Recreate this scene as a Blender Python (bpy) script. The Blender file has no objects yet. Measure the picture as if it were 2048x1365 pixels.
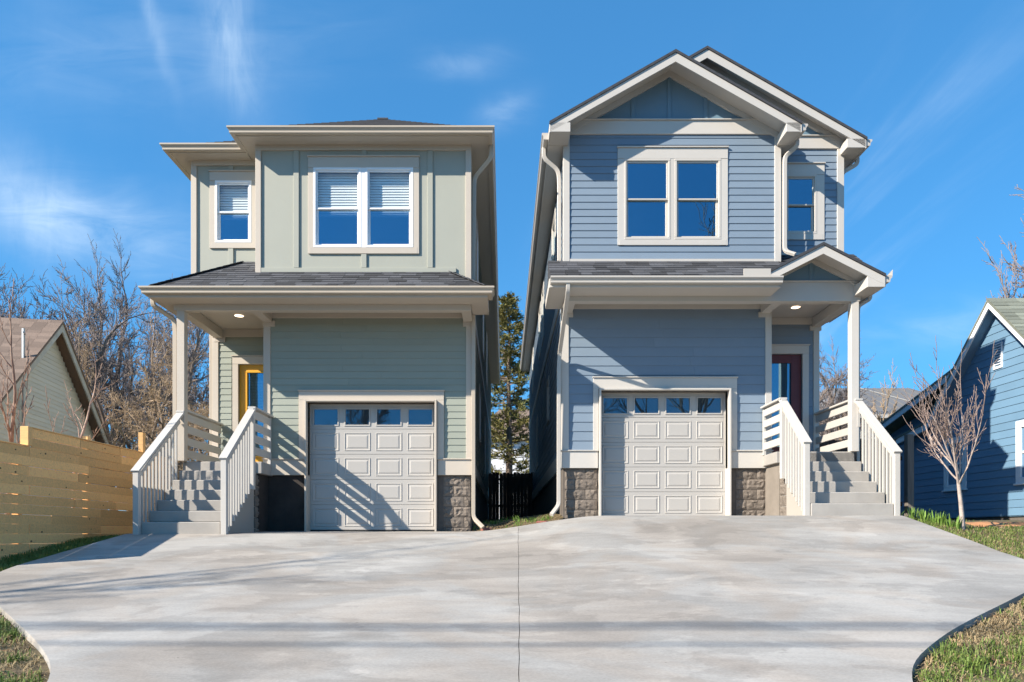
import bpy, math, random
import numpy as np
from mathutils import Vector, Matrix
random.seed(7)
R = math.radians
sc = bpy.context.scene
COL = sc.collection
# ------------------------------------------------------------------ camera
F = 1400.0; VX = 1008.0; VY = 1068.0          # focal length and vanishing point in photo pixels
cam_d = bpy.data.cameras.new('Camera'); cam = bpy.data.objects.new('Camera', cam_d); COL.objects.link(cam)
cam_d.sensor_width = 36.0; cam_d.lens = F / 2048 * 36.0
cam_d.shift_x = (1024 - VX) / 2048; cam_d.shift_y = (VY - 682.5) / 2048
cam_d.clip_start = 0.1; cam_d.clip_end = 3000
cam.rotation_euler = (R(90), 0, 0); cam.location = (0, 0, 0)
sc.camera = cam
# ------------------------------------------------------------------ sky and sun
SUN = Vector((1.8, 1.0, -1.33)).normalized()   # direction the light travels
w = bpy.data.worlds.new('World'); sc.world = w; w.use_nodes = True
nt = w.node_tree; nt.nodes.clear()
def N(t, k, **kw):
    n = t.nodes.new(k)
    for a, v in kw.items(): setattr(n, a, v)
    return n
out = N(nt, 'ShaderNodeOutputWorld'); bg = N(nt, 'ShaderNodeBackground'); bg.inputs[1].default_value = 0.15
sky = N(nt, 'ShaderNodeTexSky', sky_type='NISHITA'); sky.sun_disc = False
sky.sun_elevation = math.asin(-SUN.z)
sky.sun_rotation = math.atan2(-SUN.x, -SUN.y)
sky.air_density = 1.0; sky.dust_density = 0.25; sky.ozone_density = 3.5; sky.altitude = 200
tc = N(nt, 'ShaderNodeTexCoord')
sep = N(nt, 'ShaderNodeSeparateXYZ'); nt.links.new(tc.outputs['Generated'], sep.inputs[0])
def wm(op, a, b=None, clamp=False):
    n = N(nt, 'ShaderNodeMath', operation=op); n.use_clamp = clamp
    for i, v in enumerate((a, b)):
        if v is None: continue
        if isinstance(v, (int, float)): n.inputs[i].default_value = v
        else: nt.links.new(v, n.inputs[i])
    return n.outputs[0]
zz = wm('ADD', wm('MAXIMUM', sep.outputs[2], 0.0), 0.12)
comb = N(nt, 'ShaderNodeCombineXYZ')
nt.links.new(wm('DIVIDE', sep.outputs[0], zz), comb.inputs[0]); nt.links.new(wm('DIVIDE', sep.outputs[1], zz), comb.inputs[1])
def cloud(scale, rot, loc, lo, hi, dist=1.2):
    mp = N(nt, 'ShaderNodeMapping'); mp.inputs['Scale'].default_value = scale; mp.inputs['Rotation'].default_value = (0, 0, rot)
    mp.inputs['Location'].default_value = loc
    nt.links.new(comb.outputs[0], mp.inputs[0])
    no = N(nt, 'ShaderNodeTexNoise'); no.inputs['Scale'].default_value = 1.0; no.inputs['Detail'].default_value = 7
    no.inputs['Roughness'].default_value = .55; no.inputs['Distortion'].default_value = dist
    nt.links.new(mp.outputs[0], no.inputs[0])
    mr = N(nt, 'ShaderNodeMapRange', interpolation_type='SMOOTHSTEP')
    mr.inputs[1].default_value = lo; mr.inputs[2].default_value = hi
    nt.links.new(no.outputs[0], mr.inputs[0])
    return mr.outputs[0]
c1 = cloud((1.5, .32, 1), R(8), (3.3, 1.2, 0), .47, .85)
c2 = cloud((.55, .5, 1), R(-25), (0.4, 2.6, 0), .40, .75, .6)
# cirrus wisps over the roofs: (u, v) = x/y, z/y of the direction, each wisp a soft line broken up by noise
yy = wm('MAXIMUM', sep.outputs[1], .05); cu = wm('DIVIDE', sep.outputs[0], yy); cv = wm('DIVIDE', sep.outputs[2], yy)
front = wm('GREATER_THAN', sep.outputs[1], .05)
cuv = N(nt, 'ShaderNodeCombineXYZ'); nt.links.new(cu, cuv.inputs[0]); nt.links.new(cv, cuv.inputs[1])
wn_ = N(nt, 'ShaderNodeTexNoise'); wn_.inputs['Scale'].default_value = 5; wn_.inputs['Detail'].default_value = 4; nt.links.new(cuv.outputs[0], wn_.inputs[0])
warp = wm('MULTIPLY', wm('SUBTRACT', wn_.outputs[0], .5), .10)
def fibre(rot, sc_):
    mp = N(nt, 'ShaderNodeMapping'); mp.inputs['Rotation'].default_value = (0, 0, rot); mp.inputs['Scale'].default_value = sc_; nt.links.new(cuv.outputs[0], mp.inputs[0])
    no = N(nt, 'ShaderNodeTexNoise'); no.inputs['Scale'].default_value = 1.0; no.inputs['Detail'].default_value = 5; no.inputs['Roughness'].default_value = .6; no.inputs['Distortion'].default_value = .8
    nt.links.new(mp.outputs[0], no.inputs[0])
    return wm('MULTIPLY', wm('SUBTRACT', no.outputs[0], .22), 1.9, True)
kA = fibre(R(10), (22, 6, 1)); kB = fibre(R(14), (6, 22, 1))
def wisp(a, b, wd, amp):
    (u0, v0), (u1, v1) = [((p[0] - VX) / F, (VY - p[1]) / F) for p in (a, b)]
    L_ = math.hypot(u1 - u0, v1 - v0); dx, dy = (u1 - u0) / L_, (v1 - v0) / L_
    du = wm('SUBTRACT', cu, u0); dv = wm('SUBTRACT', cv, v0)
    s_ = wm('DIVIDE', wm('ADD', wm('MULTIPLY', du, dx), wm('MULTIPLY', dv, dy)), L_)
    t_ = wm('DIVIDE', wm('ADD', wm('ADD', wm('MULTIPLY', du, -dy), wm('MULTIPLY', dv, dx)), warp), wd)
    g = wm('POWER', 2.718, wm('MULTIPLY', wm('MULTIPLY', t_, t_), -1.0))
    e = wm('SUBTRACT', s_, .5); e = wm('POWER', 2.718, wm('MULTIPLY', wm('MULTIPLY', e, e), -5.0))
    k = kA if abs(dy) > abs(dx) else kB
    return wm('MULTIPLY', wm('MULTIPLY', wm('MULTIPLY', g, e), k), amp)
ws_ = None
for q in (((440, -80), (500, 230), .036, .55), ((285, -40), (335, 170), .010, .45), ((-120, 380), (400, 500), .05, .72), ((-60, 260), (130, 520), .05, .42), ((840, 140), (1010, 120), .022, .36), ((960, 260), (1060, 190), .02, .38), ((1700, 690), (2100, 620), .03, .35), ((-100, 150), (700, 60), .07, .20)):
    v_ = wisp(*q); ws_ = v_ if ws_ is None else wm('ADD', ws_, v_)
cm = wm('ADD', wm('MULTIPLY', wm('MULTIPLY', c1, c2), 1.0), wm('MULTIPLY', ws_, front), True)
mix = N(nt, 'ShaderNodeMixRGB'); mix.inputs[2].default_value = (2.9, 3.6, 4.3, 1)
gm = N(nt, 'ShaderNodeGamma'); gm.inputs[1].default_value = .55     # even grade of the whole sky towards the photograph's clear azure
nt.links.new(sky.outputs[0], gm.inputs[0])
hs = N(nt, 'ShaderNodeMixRGB', blend_type='MULTIPLY'); hs.inputs[0].default_value = 1; hs.inputs[2].default_value = (.29, .88, 1.40, 1)
nt.links.new(gm.outputs[0], hs.inputs[1])
nt.links.new(wm('MULTIPLY', cm, .8), mix.inputs[0]); nt.links.new(hs.outputs[0], mix.inputs[1])
nt.links.new(mix.outputs[0], bg.inputs[0]); nt.links.new(bg.outputs[0], out.inputs[0])
sun_d = bpy.data.lights.new('Sun', 'SUN'); sun_d.energy = 5.0; sun_d.angle = R(.53); sun_d.color = (1, .905, .77)
sun = bpy.data.objects.new('Sun', sun_d); COL.objects.link(sun); sun.location = (-20, -12, 18)
sun.rotation_euler = SUN.to_track_quat('-Z', 'Y').to_euler()
sc.view_settings.view_transform = 'Standard'; sc.view_settings.look = 'None'
sc.view_settings.exposure = 0.95; sc.view_settings.gamma = 1.0
sc.view_settings.use_curve_mapping = False
sc.cycles.max_bounces = 6; sc.cycles.transparent_max_bounces = 12

# ------------------------------------------------------------------ materials
def lin(c): return tuple((v / 12.92 if v <= .04045 else ((v + .055) / 1.055) ** 2.4) for v in c)
MATS = {}
def pm(name, col, rough=.6, rnd=.0, namp=.0, nscale=3.0, stretch=(1, 1, 1), bump=.0, bscale=60.0, bstretch=(1, 1, 1), col2=None, spec=.4, metal=0, hue=0.0, coord='Object'):
    """procedural principled: base colour, brightness change per piece, soft noise mottling and fine relief"""
    m = bpy.data.materials.new(name); m.use_nodes = True; t = m.node_tree
    b = t.nodes['Principled BSDF']; b.inputs['Roughness'].default_value = rough
    b.inputs['Specular IOR Level'].default_value = spec; b.inputs['Metallic'].default_value = metal
    co = N(t, 'ShaderNodeTexCoord')
    rgb = N(t, 'ShaderNodeRGB'); rgb.outputs[0].default_value = (*col, 1)
    cur = rgb.outputs[0]
    oi = N(t, 'ShaderNodeObjectInfo')
    if namp or col2:
        mp = N(t, 'ShaderNodeMapping'); mp.inputs['Scale'].default_value = stretch
        t.links.new(co.outputs[coord], mp.inputs[0])
        ad = N(t, 'ShaderNodeVectorMath', operation='ADD'); t.links.new(mp.outputs[0], ad.inputs[0])
        if rnd:
            sm = N(t, 'ShaderNodeMath', operation='MULTIPLY'); sm.inputs[1].default_value = 37.0
            t.links.new(oi.outputs['Random'], sm.inputs[0]); t.links.new(sm.outputs[0], ad.inputs[1])
        no = N(t, 'ShaderNodeTexNoise'); no.inputs['Scale'].default_value = nscale; no.inputs['Detail'].default_value = 6
        no.inputs['Roughness'].default_value = .6
        t.links.new(ad.outputs[0], no.inputs[0])
        mr = N(t, 'ShaderNodeMapRange'); mr.inputs[1].default_value = .3; mr.inputs[2].default_value = .7
        t.links.new(no.outputs[0], mr.inputs[0])
        if col2:
            mx = N(t, 'ShaderNodeMixRGB'); mx.inputs[2].default_value = (*col2, 1)
            t.links.new(mr.outputs[0], mx.inputs[0]); t.links.new(cur, mx.inputs[1]); cur = mx.outputs[0]
        if namp:
            mr2 = N(t, 'ShaderNodeMapRange'); mr2.inputs[1].default_value = .25; mr2.inputs[2].default_value = .75
            mr2.inputs[3].default_value = 1 - namp; mr2.inputs[4].default_value = 1 + namp
            t.links.new(no.outputs[0], mr2.inputs[0])
            vm = N(t, 'ShaderNodeVectorMath', operation='SCALE'); t.links.new(cur, vm.inputs[0]); t.links.new(mr2.outputs[0], vm.inputs['Scale'])
            cur = vm.outputs[0]
    if rnd:
        mr3 = N(t, 'ShaderNodeMapRange'); mr3.inputs[3].default_value = 1 - rnd; mr3.inputs[4].default_value = 1 + rnd
        t.links.new(oi.outputs['Random'], mr3.inputs[0])
        vm = N(t, 'ShaderNodeVectorMath', operation='SCALE'); t.links.new(cur, vm.inputs[0]); t.links.new(mr3.outputs[0], vm.inputs['Scale'])
        cur = vm.outputs[0]
    t.links.new(cur, b.inputs['Base Color'])
    if bump:
        mp2 = N(t, 'ShaderNodeMapping'); mp2.inputs['Scale'].default_value = bstretch
        t.links.new(co.outputs[coord], mp2.inputs[0])
        n2 = N(t, 'ShaderNodeTexNoise'); n2.inputs['Scale'].default_value = bscale; n2.inputs['Detail'].default_value = 4
        t.links.new(mp2.outputs[0], n2.inputs[0])
        bp = N(t, 'ShaderNodeBump'); bp.inputs['Strength'].default_value = bump; bp.inputs['Distance'].default_value = .01
        t.links.new(n2.outputs[0], bp.inputs['Height']); t.links.new(bp.outputs[0], b.inputs['Normal'])
    MATS[name] = m
    return m
sage = pm('sage_paint', (.29, .312, .262), .55, .025, .03, 2.0, bump=.12, bscale=18, bstretch=(1, 6, 14))
sage_panel = pm('sage_panel_paint', (.36, .365, .312), .55, .0, .03, 1.2, bump=.05, bscale=40)
beige = pm('beige_trim_paint', (.51, .45, .38), .5, .03, .025, 2.5, bump=.05, bscale=40)
gutterb = pm('beige_gutter_enamel', (.46, .395, .315), .35, .02, .03, 2, spec=.5)
blue = pm('blue_paint', (.192, .25, .318), .55, .03, .035, 2.0, bump=.12, bscale=18, bstretch=(1, 6, 14))
blue_panel = pm('blue_panel_paint', (.145, .235, .31), .55, .0, .03, 1.2)
white = pm('warm_white_trim_paint', (.53, .50, .46), .5, .03, .025, 2.5, bump=.05, bscale=40)
gutterw = pm('white_gutter_enamel', (.49, .455, .41), .35, .02, .03, 2, spec=.5)
vinyl = pm('white_vinyl', (.82, .83, .85), .35, .0, .0)
almond = pm('almond_vinyl', (.52, .485, .44), .4)
railp = pm('railing_paint', (.50, .475, .44), .55, .035, .04, 6, bump=.06, bscale=50)
gdoor = pm('garage_door_paint', (.43, .41, .385), .45, .0, .025, 1.5, bump=.06, bscale=25, bstretch=(1, 1, 9))
shing = pm('dark_shingle', (.062, .064, .072), .9, .5, .25, 60, bump=.6, bscale=220)
shing_mass = pm('dark_shingle_field', (.05, .052, .06), .9, .0, .35, 9, stretch=(1, 3, 3), bump=.5, bscale=120)
cmu = pm('split_face_block', (.185, .155, .130), .95, .12, .25, 14, bump=.9, bscale=70)
shadebase = pm('shade_darkened_base', (.042, .034, .030), .8, .0, .35, 3, bump=.4, bscale=30)  # deep shade over the garage pier and porch base, put into the colour
mortar = pm('mortar', (.13, .112, .098), .95, .0, .15, 12, bump=.3, bscale=80)
parge = pm('parged_cement', (.40, .375, .34), .9, .0, .14, 3.5, bump=.25, bscale=60, col2=(.33, .30, .265))
pargeb = pm('brown_parged_cement', (.225, .195, .165), .9, .0, .16, 3.5, bump=.3, bscale=60)
stepc = pm('step_concrete', (.345, .325, .30), .85, .05, .12, 3.0, bump=.2, bscale=90)
ydoor = pm('yellow_door_paint', (.72, .36, .035), .4, .0, .03, 3)
rdoor = pm('maroon_door_paint', (.135, .035, .04), .4, .0, .05, 3)
brass = pm('dark_bronze', (.05, .04, .035), .35, metal=.8)
pine = pm('treated_pine', (.95, .575, .25), .75, .24, .34, 3.0, stretch=(.7, 12, 12), bump=.3, bscale=10, bstretch=(.6, 20, 20), col2=(.78, .45, .17))
knotm = pm('pine_knot', (.10, .055, .022), .8, .2)
oldwood = pm('grey_weathered_wood', (.20, .175, .15), .9, .2, .25, 3, stretch=(9, 9, .8), bump=.4, bscale=12, bstretch=(9, 9, .6))
darkwood = pm('brown_stained_wood', (.075, .05, .038), .9, .25, .2, 3, stretch=(9, 9, .8), bump=.4, bscale=12, bstretch=(9, 9, .6))
bark = pm('grey_brown_bark', (.17, .13, .10), .95, .12, .35, 3, stretch=(1, 1, .4), bump=.7, bscale=14, bstretch=(1, 1, .3))
twig = pm('grey_brown_twig', (.23, .19, .175), .9, .14)
tantwig = pm('tan_twig', (.36, .265, .175), .9, .12)
birch = pm('pale_smooth_bark', (.44, .36, .32), .7, .0, .35, 7, stretch=(1, 1, 3), bump=.2, bscale=30)
nsid = pm('weathered_offwhite_siding', (.70, .68, .62), .8, .05, .18, 3.5, stretch=(.5, 1, 3), col2=(.56, .545, .49), bump=.2, bscale=20, bstretch=(1, 6, 12))
ntrim = pm('weathered_grey_trim', (.46, .45, .41), .8, .08, .2, 4)
nshing = pm('brown_shingle', (.205, .150, .118), .95, .22, .18, 40, bump=.6, bscale=200)
nblue = pm('neighbour_blue_paint', (.135, .245, .36), .6, .04, .06, 2.0, bump=.12, bscale=18, bstretch=(1, 6, 14))
nwhite = pm('neighbour_white_trim', (.74, .75, .77), .5, .02, .04, 3)
gshing = pm('grey_green_shingle', (.20, .215, .175), .95, .2, .15, 40, bump=.6, bscale=200)
steel = pm('galvanised_metal', (.42, .43, .44), .45, .0, .1, 8, metal=.7)
metalroof = pm('grey_metal_roof', (.16, .155, .15), .5, .0, .15, .8, stretch=(1, .2, 1), spec=.5)
farwall = pm('far_wall_paint', (.42, .42, .40), .8, .1)
redbrick = pm('red_brick', (.24, .095, .075), .9, .15, .2, 20, bump=.4, bscale=80)
rust = pm('rusty_iron', (.20, .10, .055), .8, .0, .3, 30, bump=.3, bscale=90)
asphalt = pm('asphalt', (.055, .055, .057), .9, .0, .15, 6, bump=.4, bscale=160)
rubber = pm('black_wire', (.02, .02, .02), .6)
interior = pm('interior_paint', (.30, .30, .29), .8)
blindm = pm('white_blind', (.88, .88, .87), .5)
cedarm = pm('cedar_foliage', (.26, .205, .055), .9, .0, .5, .9, col2=(.10, .125, .045))
straw = pm('straw', (.42, .33, .19), .9, .0, .3, 3, col2=(.27, .19, .10))
leafm = pm('dead_leaf', (.22, .12, .06), .9, .0, .3, 7)
def blade_mat(name, a, b):
    m = pm(name, a, .7, .0, .0, 6, col2=b, coord='Object'); return m
grassm = blade_mat('lawn_grass_blades', (.085, .165, .02), (.19, .22, .06))
bulbm = blade_mat('bulb_leaf_green', (.10, .20, .025), (.17, .27, .05))
def glass(name, refl, tint):
    m = bpy.data.materials.new(name); m.use_nodes = True; t = m.node_tree; t.nodes.remove(t.nodes['Principled BSDF'])
    o = t.nodes['Material Output']
    tr = N(t, 'ShaderNodeBsdfTransparent'); tr.inputs[0].default_value = (*tint, 1)
    gl = N(t, 'ShaderNodeBsdfGlossy'); gl.inputs['Roughness'].default_value = .0; gl.inputs[0].default_value = (.45, .78, 1, 1)
    lw = N(t, 'ShaderNodeLayerWeight'); lw.inputs[0].default_value = .5
    pw_ = N(t, 'ShaderNodeMath', operation='POWER'); pw_.inputs[1].default_value = 4.0; t.links.new(lw.outputs['Facing'], pw_.inputs[0])
    mr = N(t, 'ShaderNodeMapRange'); mr.inputs[3].default_value = refl; mr.inputs[4].default_value = 1
    t.links.new(pw_.outputs[0], mr.inputs[0])
    tcg = N(t, 'ShaderNodeTexCoord'); ng = N(t, 'ShaderNodeTexNoise'); ng.inputs['Scale'].default_value = 1.4; ng.inputs['Detail'].default_value = 1
    t.links.new(tcg.outputs['Object'], ng.inputs[0]); bg_ = N(t, 'ShaderNodeBump'); bg_.inputs['Strength'].default_value = .05; bg_.inputs['Distance'].default_value = .05
    t.links.new(ng.outputs[0], bg_.inputs['Height']); t.links.new(bg_.outputs[0], gl.inputs['Normal'])
    mx = N(t, 'ShaderNodeMixShader'); t.links.new(mr.outputs[0], mx.inputs[0]); t.links.new(tr.outputs[0], mx.inputs[1]); t.links.new(gl.outputs[0], mx.inputs[2])
    t.links.new(mx.outputs[0], o.inputs[0]); return m
pane_m = glass('coated_window_glass', .30, (.55, .62, .66))
pane_dark = glass('garage_lite_glass', .16, (.45, .5, .55))
pane_clear = glass('clear_window_glass', .05, (.95, .97, .97))
def emis(name, col, s):
    m = bpy.data.materials.new(name); m.use_nodes = True; t = m.node_tree; b = t.nodes['Principled BSDF']
    b.inputs['Base Color'].default_value = (*col, 1); b.inputs['Emission Color'].default_value = (*col, 1); b.inputs['Emission Strength'].default_value = s
    return m
lampm = emis('warm_lamp_lens', (1, .78, .52), 2.2)
def ground_mat():
    m = pm('bare_soil', (.13, .095, .06), .95, .0, .3, 1.3, col2=(.09, .08, .035), bump=.6, bscale=25, coord='Object'); return m
soil = ground_mat()
clay = pm('orange_clay_soil', (.42, .20, .09), .95, .0, .25, 2, bump=.5, bscale=25)
# driveway concrete: mottled pours and trowel streaks
def conc():
    m = bpy.data.materials.new('driveway_concrete'); m.use_nodes = True; t = m.node_tree; b = t.nodes['Principled BSDF']
    b.inputs['Roughness'].default_value = .75; b.inputs['Specular IOR Level'].default_value = .3
    co = N(t, 'ShaderNodeTexCoord'); oi = N(t, 'ShaderNodeObjectInfo')
    def noise(sc_, st, det=6, dist=0, rough=.6):
        mp = N(t, 'ShaderNodeMapping'); mp.inputs['Scale'].default_value = st; t.links.new(co.outputs['Object'], mp.inputs[0])
        n = N(t, 'ShaderNodeTexNoise'); n.inputs['Scale'].default_value = sc_; n.inputs['Detail'].default_value = det; n.inputs['Distortion'].default_value = dist
        n.inputs['Roughness'].default_value = rough
        t.links.new(mp.outputs[0], n.inputs[0]); return n.outputs[0]
    def ramp(x, a, b_, c, d):
        r = N(t, 'ShaderNodeMapRange', interpolation_type='SMOOTHSTEP'); r.inputs[1].default_value = a; r.inputs[2].default_value = b_; r.inputs[3].default_value = c; r.inputs[4].default_value = d
        t.links.new(x, r.inputs[0]); return r.outputs[0]
    def mul(a, b_):
        n = N(t, 'ShaderNodeMath', operation='MULTIPLY'); t.links.new(a, n.inputs[0]); t.links.new(b_, n.inputs[1]); return n.outputs[0]
    big = ramp(noise(.5, (1, 1.2, 1), 5, .2), .35, .65, .86, 1.10)
    pat = ramp(noise(1.0, (.8, 1.15, 1), 6, .35), .50, .55, 1.0, .85)
    lite = ramp(noise(1.2, (.8, 1.2, 1), 6, .4), .57, .63, 1.0, 1.12)
    streak = ramp(noise(1.3, (.8, 3.0, 1), 7, .6, .7), .3, .7, .91, 1.08)
    fine = ramp(noise(40, (1, 1.8, 1), 5), .3, .7, .92, 1.08)
    scuff = ramp(noise(2.6, (.9, 2.0, 1), 5, .4), .67, .73, 1.0, .80)
    spot = ramp(noise(14, (1, 1, 1), 2), .76, .80, 1.0, .6)
    fine = mul(fine, spot)
    f = mul(mul(mul(big, pat), mul(streak, fine)), mul(scuff, lite))
    cc = N(t, 'ShaderNodeMixRGB'); cc.inputs[1].default_value = (.335, .304, .270, 1); cc.inputs[2].default_value = (.338, .325, .304, 1)
    t.links.new(ramp(noise(.6, (1, 1, 1), 3, 1.0), .4, .6, 0, 1), cc.inputs[0])
    mro = N(t, 'ShaderNodeMapRange'); mro.inputs[3].default_value = .94; mro.inputs[4].default_value = 1.06; t.links.new(oi.outputs['Random'], mro.inputs[0]); f = mul(f, mro.outputs[0])
    vm = N(t, 'ShaderNodeVectorMath', operation='SCALE'); t.links.new(cc.outputs[0], vm.inputs[0]); t.links.new(f, vm.inputs['Scale'])
    t.links.new(vm.outputs[0], b.inputs['Base Color'])
    bp = N(t, 'ShaderNodeBump'); bp.inputs['Strength'].default_value = .18; bp.inputs['Distance'].default_value = .01
    t.links.new(noise(45, (1, 1.6, 1), 5), bp.inputs['Height']); t.links.new(bp.outputs[0], b.inputs['Normal'])
    return m
concrete = conc()

# ------------------------------------------------------------------ object helpers
WM = {}
def link(name, data, mat, parent=None, W=None):
    o = bpy.data.objects.new(name, data); COL.objects.link(o)
    W = W or Matrix.Identity(4); WM[o] = W
    if parent:
        o.parent = parent; o.matrix_parent_inverse = WM[parent].inverted()
    o.matrix_basis = W
    if mat and data is not None and len(data.materials) == 0: data.materials.append(mat)
    return o
def thing(name, label, cat, loc, group=None):
    o = link(name, None, None, None, Matrix.Translation(Vector(loc))); o.empty_display_size = .2
    o['label'] = label; o['category'] = cat
    if group: o['group'] = group
    return o
def tag(o, label, cat, group=None, kind=None):
    o['label'] = label; o['category'] = cat
    if group: o['group'] = group
    if kind: o['kind'] = kind
    return o
def struct(o): o['kind'] = 'structure'; return o
class MB:
    """collects boxes, beams and polygons into one mesh"""
    def __init__(s): s.v = []; s.f = []
    def poly(s, vs, fs):
        k = len(s.v); s.v += [tuple(p) for p in vs]; s.f += [tuple(i + k for i in f) for f in fs]; return s
    def obox(s, M, hx, hy, hz, b=.004):
        """chamfered box, half sizes, placed by matrix M"""
        b = min(b, hx * .4, hy * .4, hz * .4)
        if b <= 0.0006:
            vs = [M @ Vector((x, y, z)) for x in (-hx, hx) for y in (-hy, hy) for z in (-hz, hz)]
            return s.poly(vs, [(0, 1, 3, 2), (4, 6, 7, 5), (0, 4, 5, 1), (2, 3, 7, 6), (0, 2, 6, 4), (1, 5, 7, 3)])
        vs = []; idx = {}
        for sx in (-1, 1):
            for sy in (-1, 1):
                for sz in (-1, 1):
                    for a in range(3):
                        p = [sx * hx, sy * hy, sz * hz]
                        for c in range(3):
                            if c != a: p[c] -= (sx, sy, sz)[c] * b
                        idx[(sx, sy, sz, a)] = len(vs); vs.append(M @ Vector(p))
        fs = []
        def quad(q, nrm):
            c = [vs[i] for i in q]
            n = (c[1] - c[0]).cross(c[2] - c[0])
            fs.append(tuple(q) if n.dot(M.to_3x3() @ Vector(nrm)) > 0 else tuple(reversed(q)))
        for a in range(3):
            o1, o2 = [c for c in range(3) if c != a]
            for s0 in (-1, 1):
                q = []
                for p, r in ((-1, -1), (1, -1), (1, 1), (-1, 1)):
                    t = [0, 0, 0]; t[a] = s0; t[o1] = p; t[o2] = r; q.append(idx[(*t, a)])
                n = [0, 0, 0]; n[a] = s0; quad(q, n)
            for p in (-1, 1):
                for r in (-1, 1):
                    t0 = [0, 0, 0]; t1 = [0, 0, 0]
                    t0[a] = -1; t1[a] = 1; t0[o1] = t1[o1] = p; t0[o2] = t1[o2] = r
                    n = [0, 0, 0]; n[o1] = p; n[o2] = r
                    quad([idx[(*t0, o1)], idx[(*t1, o1)], idx[(*t1, o2)], idx[(*t0, o2)]], n)
        for sx in (-1, 1):
            for sy in (-1, 1):
                for sz in (-1, 1): quad([idx[(sx, sy, sz, a)] for a in range(3)], (sx, sy, sz))
        return s.poly(vs, fs)
    def box(s, x0, x1, y0, y1, z0, z1, b=.004):
        return s.obox(Matrix.Translation(((x0 + x1) / 2, (y0 + y1) / 2, (z0 + z1) / 2)), abs(x1 - x0) / 2, abs(y1 - y0) / 2, abs(z1 - z0) / 2, b)
    def beam(s, p0, p1, wd, ht, b=.004, up=(0, 0, 1)):
        p0 = Vector(p0); p1 = Vector(p1); d = (p1 - p0); L = d.length; d.normalize()
        u = Vector(up); sd = d.cross(u)
        if sd.length < 1e-4: sd = d.cross(Vector((0, 1, 0)))
        sd.normalize(); u2 = sd.cross(d)
        M = Matrix((d, sd, u2)).transposed().to_4x4(); M.translation = (p0 + p1) / 2
        return s.obox(M, L / 2, wd / 2, ht / 2, b)
    def mesh(s, name):
        m = bpy.data.meshes.new(name); m.from_pydata(s.v, [], s.f); m.update(); return m
    def build(s, name, mat, parent=None):
        """own object whose origin is the centre of its vertices"""
        a = np.array(s.v); c = (a.min(0) + a.max(0)) / 2
        m = bpy.data.meshes.new(name); m.from_pydata((a - c).tolist(), [], s.f); m.update()
        return link(name, m, mat, parent, Matrix.Translation(Vector(c)))
BOXC = {}
def box(name, x0, x1, y0, y1, z0, z1, mat, parent=None, b=.004, rot=None):
    key = (round(abs(x1 - x0), 4), round(abs(y1 - y0), 4), round(abs(z1 - z0), 4), b, mat.name)
    if key not in BOXC:
        mb = MB(); mb.box(-key[0] / 2, key[0] / 2, -key[1] / 2, key[1] / 2, -key[2] / 2, key[2] / 2, b)
        me = mb.mesh(name); me.materials.append(mat); BOXC[key] = me
    W = Matrix.Translation(((x0 + x1) / 2, (y0 + y1) / 2, (z0 + z1) / 2))
    if rot: W = W @ rot
    return link(name, BOXC[key], mat, parent, W)
def beam(name, p0, p1, wd, ht, mat, parent=None, b=.004, up=(0, 0, 1)):
    return MB().beam(p0, p1, wd, ht, b, up).build(name, mat, parent)
def polyobj(name, vs, fs, mat, parent=None): return MB().poly(vs, fs).build(name, mat, parent)
def prism(name, poly, axis, a0, a1, mat, parent=None):
    """2-D polygon extruded along x or y; poly is (other, z)"""
    n = len(poly)
    def P(a, q): return (a, q[0], q[1]) if axis == 'x' else (q[0], a, q[1])
    vs = [P(a0, q) for q in poly] + [P(a1, q) for q in poly]
    fs = [tuple(range(n)), tuple(range(2 * n - 1, n - 1, -1))] + [(i, i + n, (i + 1) % n + n, (i + 1) % n) for i in range(n)]
    o = polyobj(name, vs, fs, mat, parent); fixn(o.data); return o
def fixn(me):
    import bmesh
    bm = bmesh.new(); bm.from_mesh(me); bmesh.ops.recalc_face_normals(bm, faces=bm.faces); bm.to_mesh(me); bm.free()
def sweep_h(name, prof, path, mat, parent):
    """profile (outward, z) swept along a level path with mitred corners; outward is to the right of travel"""
    pts = [Vector(p) for p in path]; n = len(pts); vs = []
    for i, p in enumerate(pts):
        ds = []
        if i > 0: ds.append((pts[i] - pts[i - 1]).normalized())
        if i < n - 1: ds.append((pts[i + 1] - pts[i]).normalized())
        ns = [Vector((d.y, -d.x, 0)) for d in ds]
        m = sum(ns, Vector()) ; m.normalize(); m = m / max(.3, m.dot(ns[0]))
        vs += [p + m * q[0] + Vector((0, 0, q[1])) for q in prof]
    k = len(prof); fs = [tuple(range(k)), tuple(range(len(vs) - 1, len(vs) - k - 1, -1))]
    for i in range(n - 1):
        for j in range(k): fs.append((i * k + j, i * k + (j + 1) % k, (i + 1) * k + (j + 1) % k, (i + 1) * k + j))
    o = polyobj(name, vs, fs, mat, parent); fixn(o.data); return o
GUT = [(0, 0), (.068, 0), (.083, .012), (.083, .04), (.095, .066), (.118, .09), (.118, .118), (.108, .122), (.0, .122)]
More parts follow.
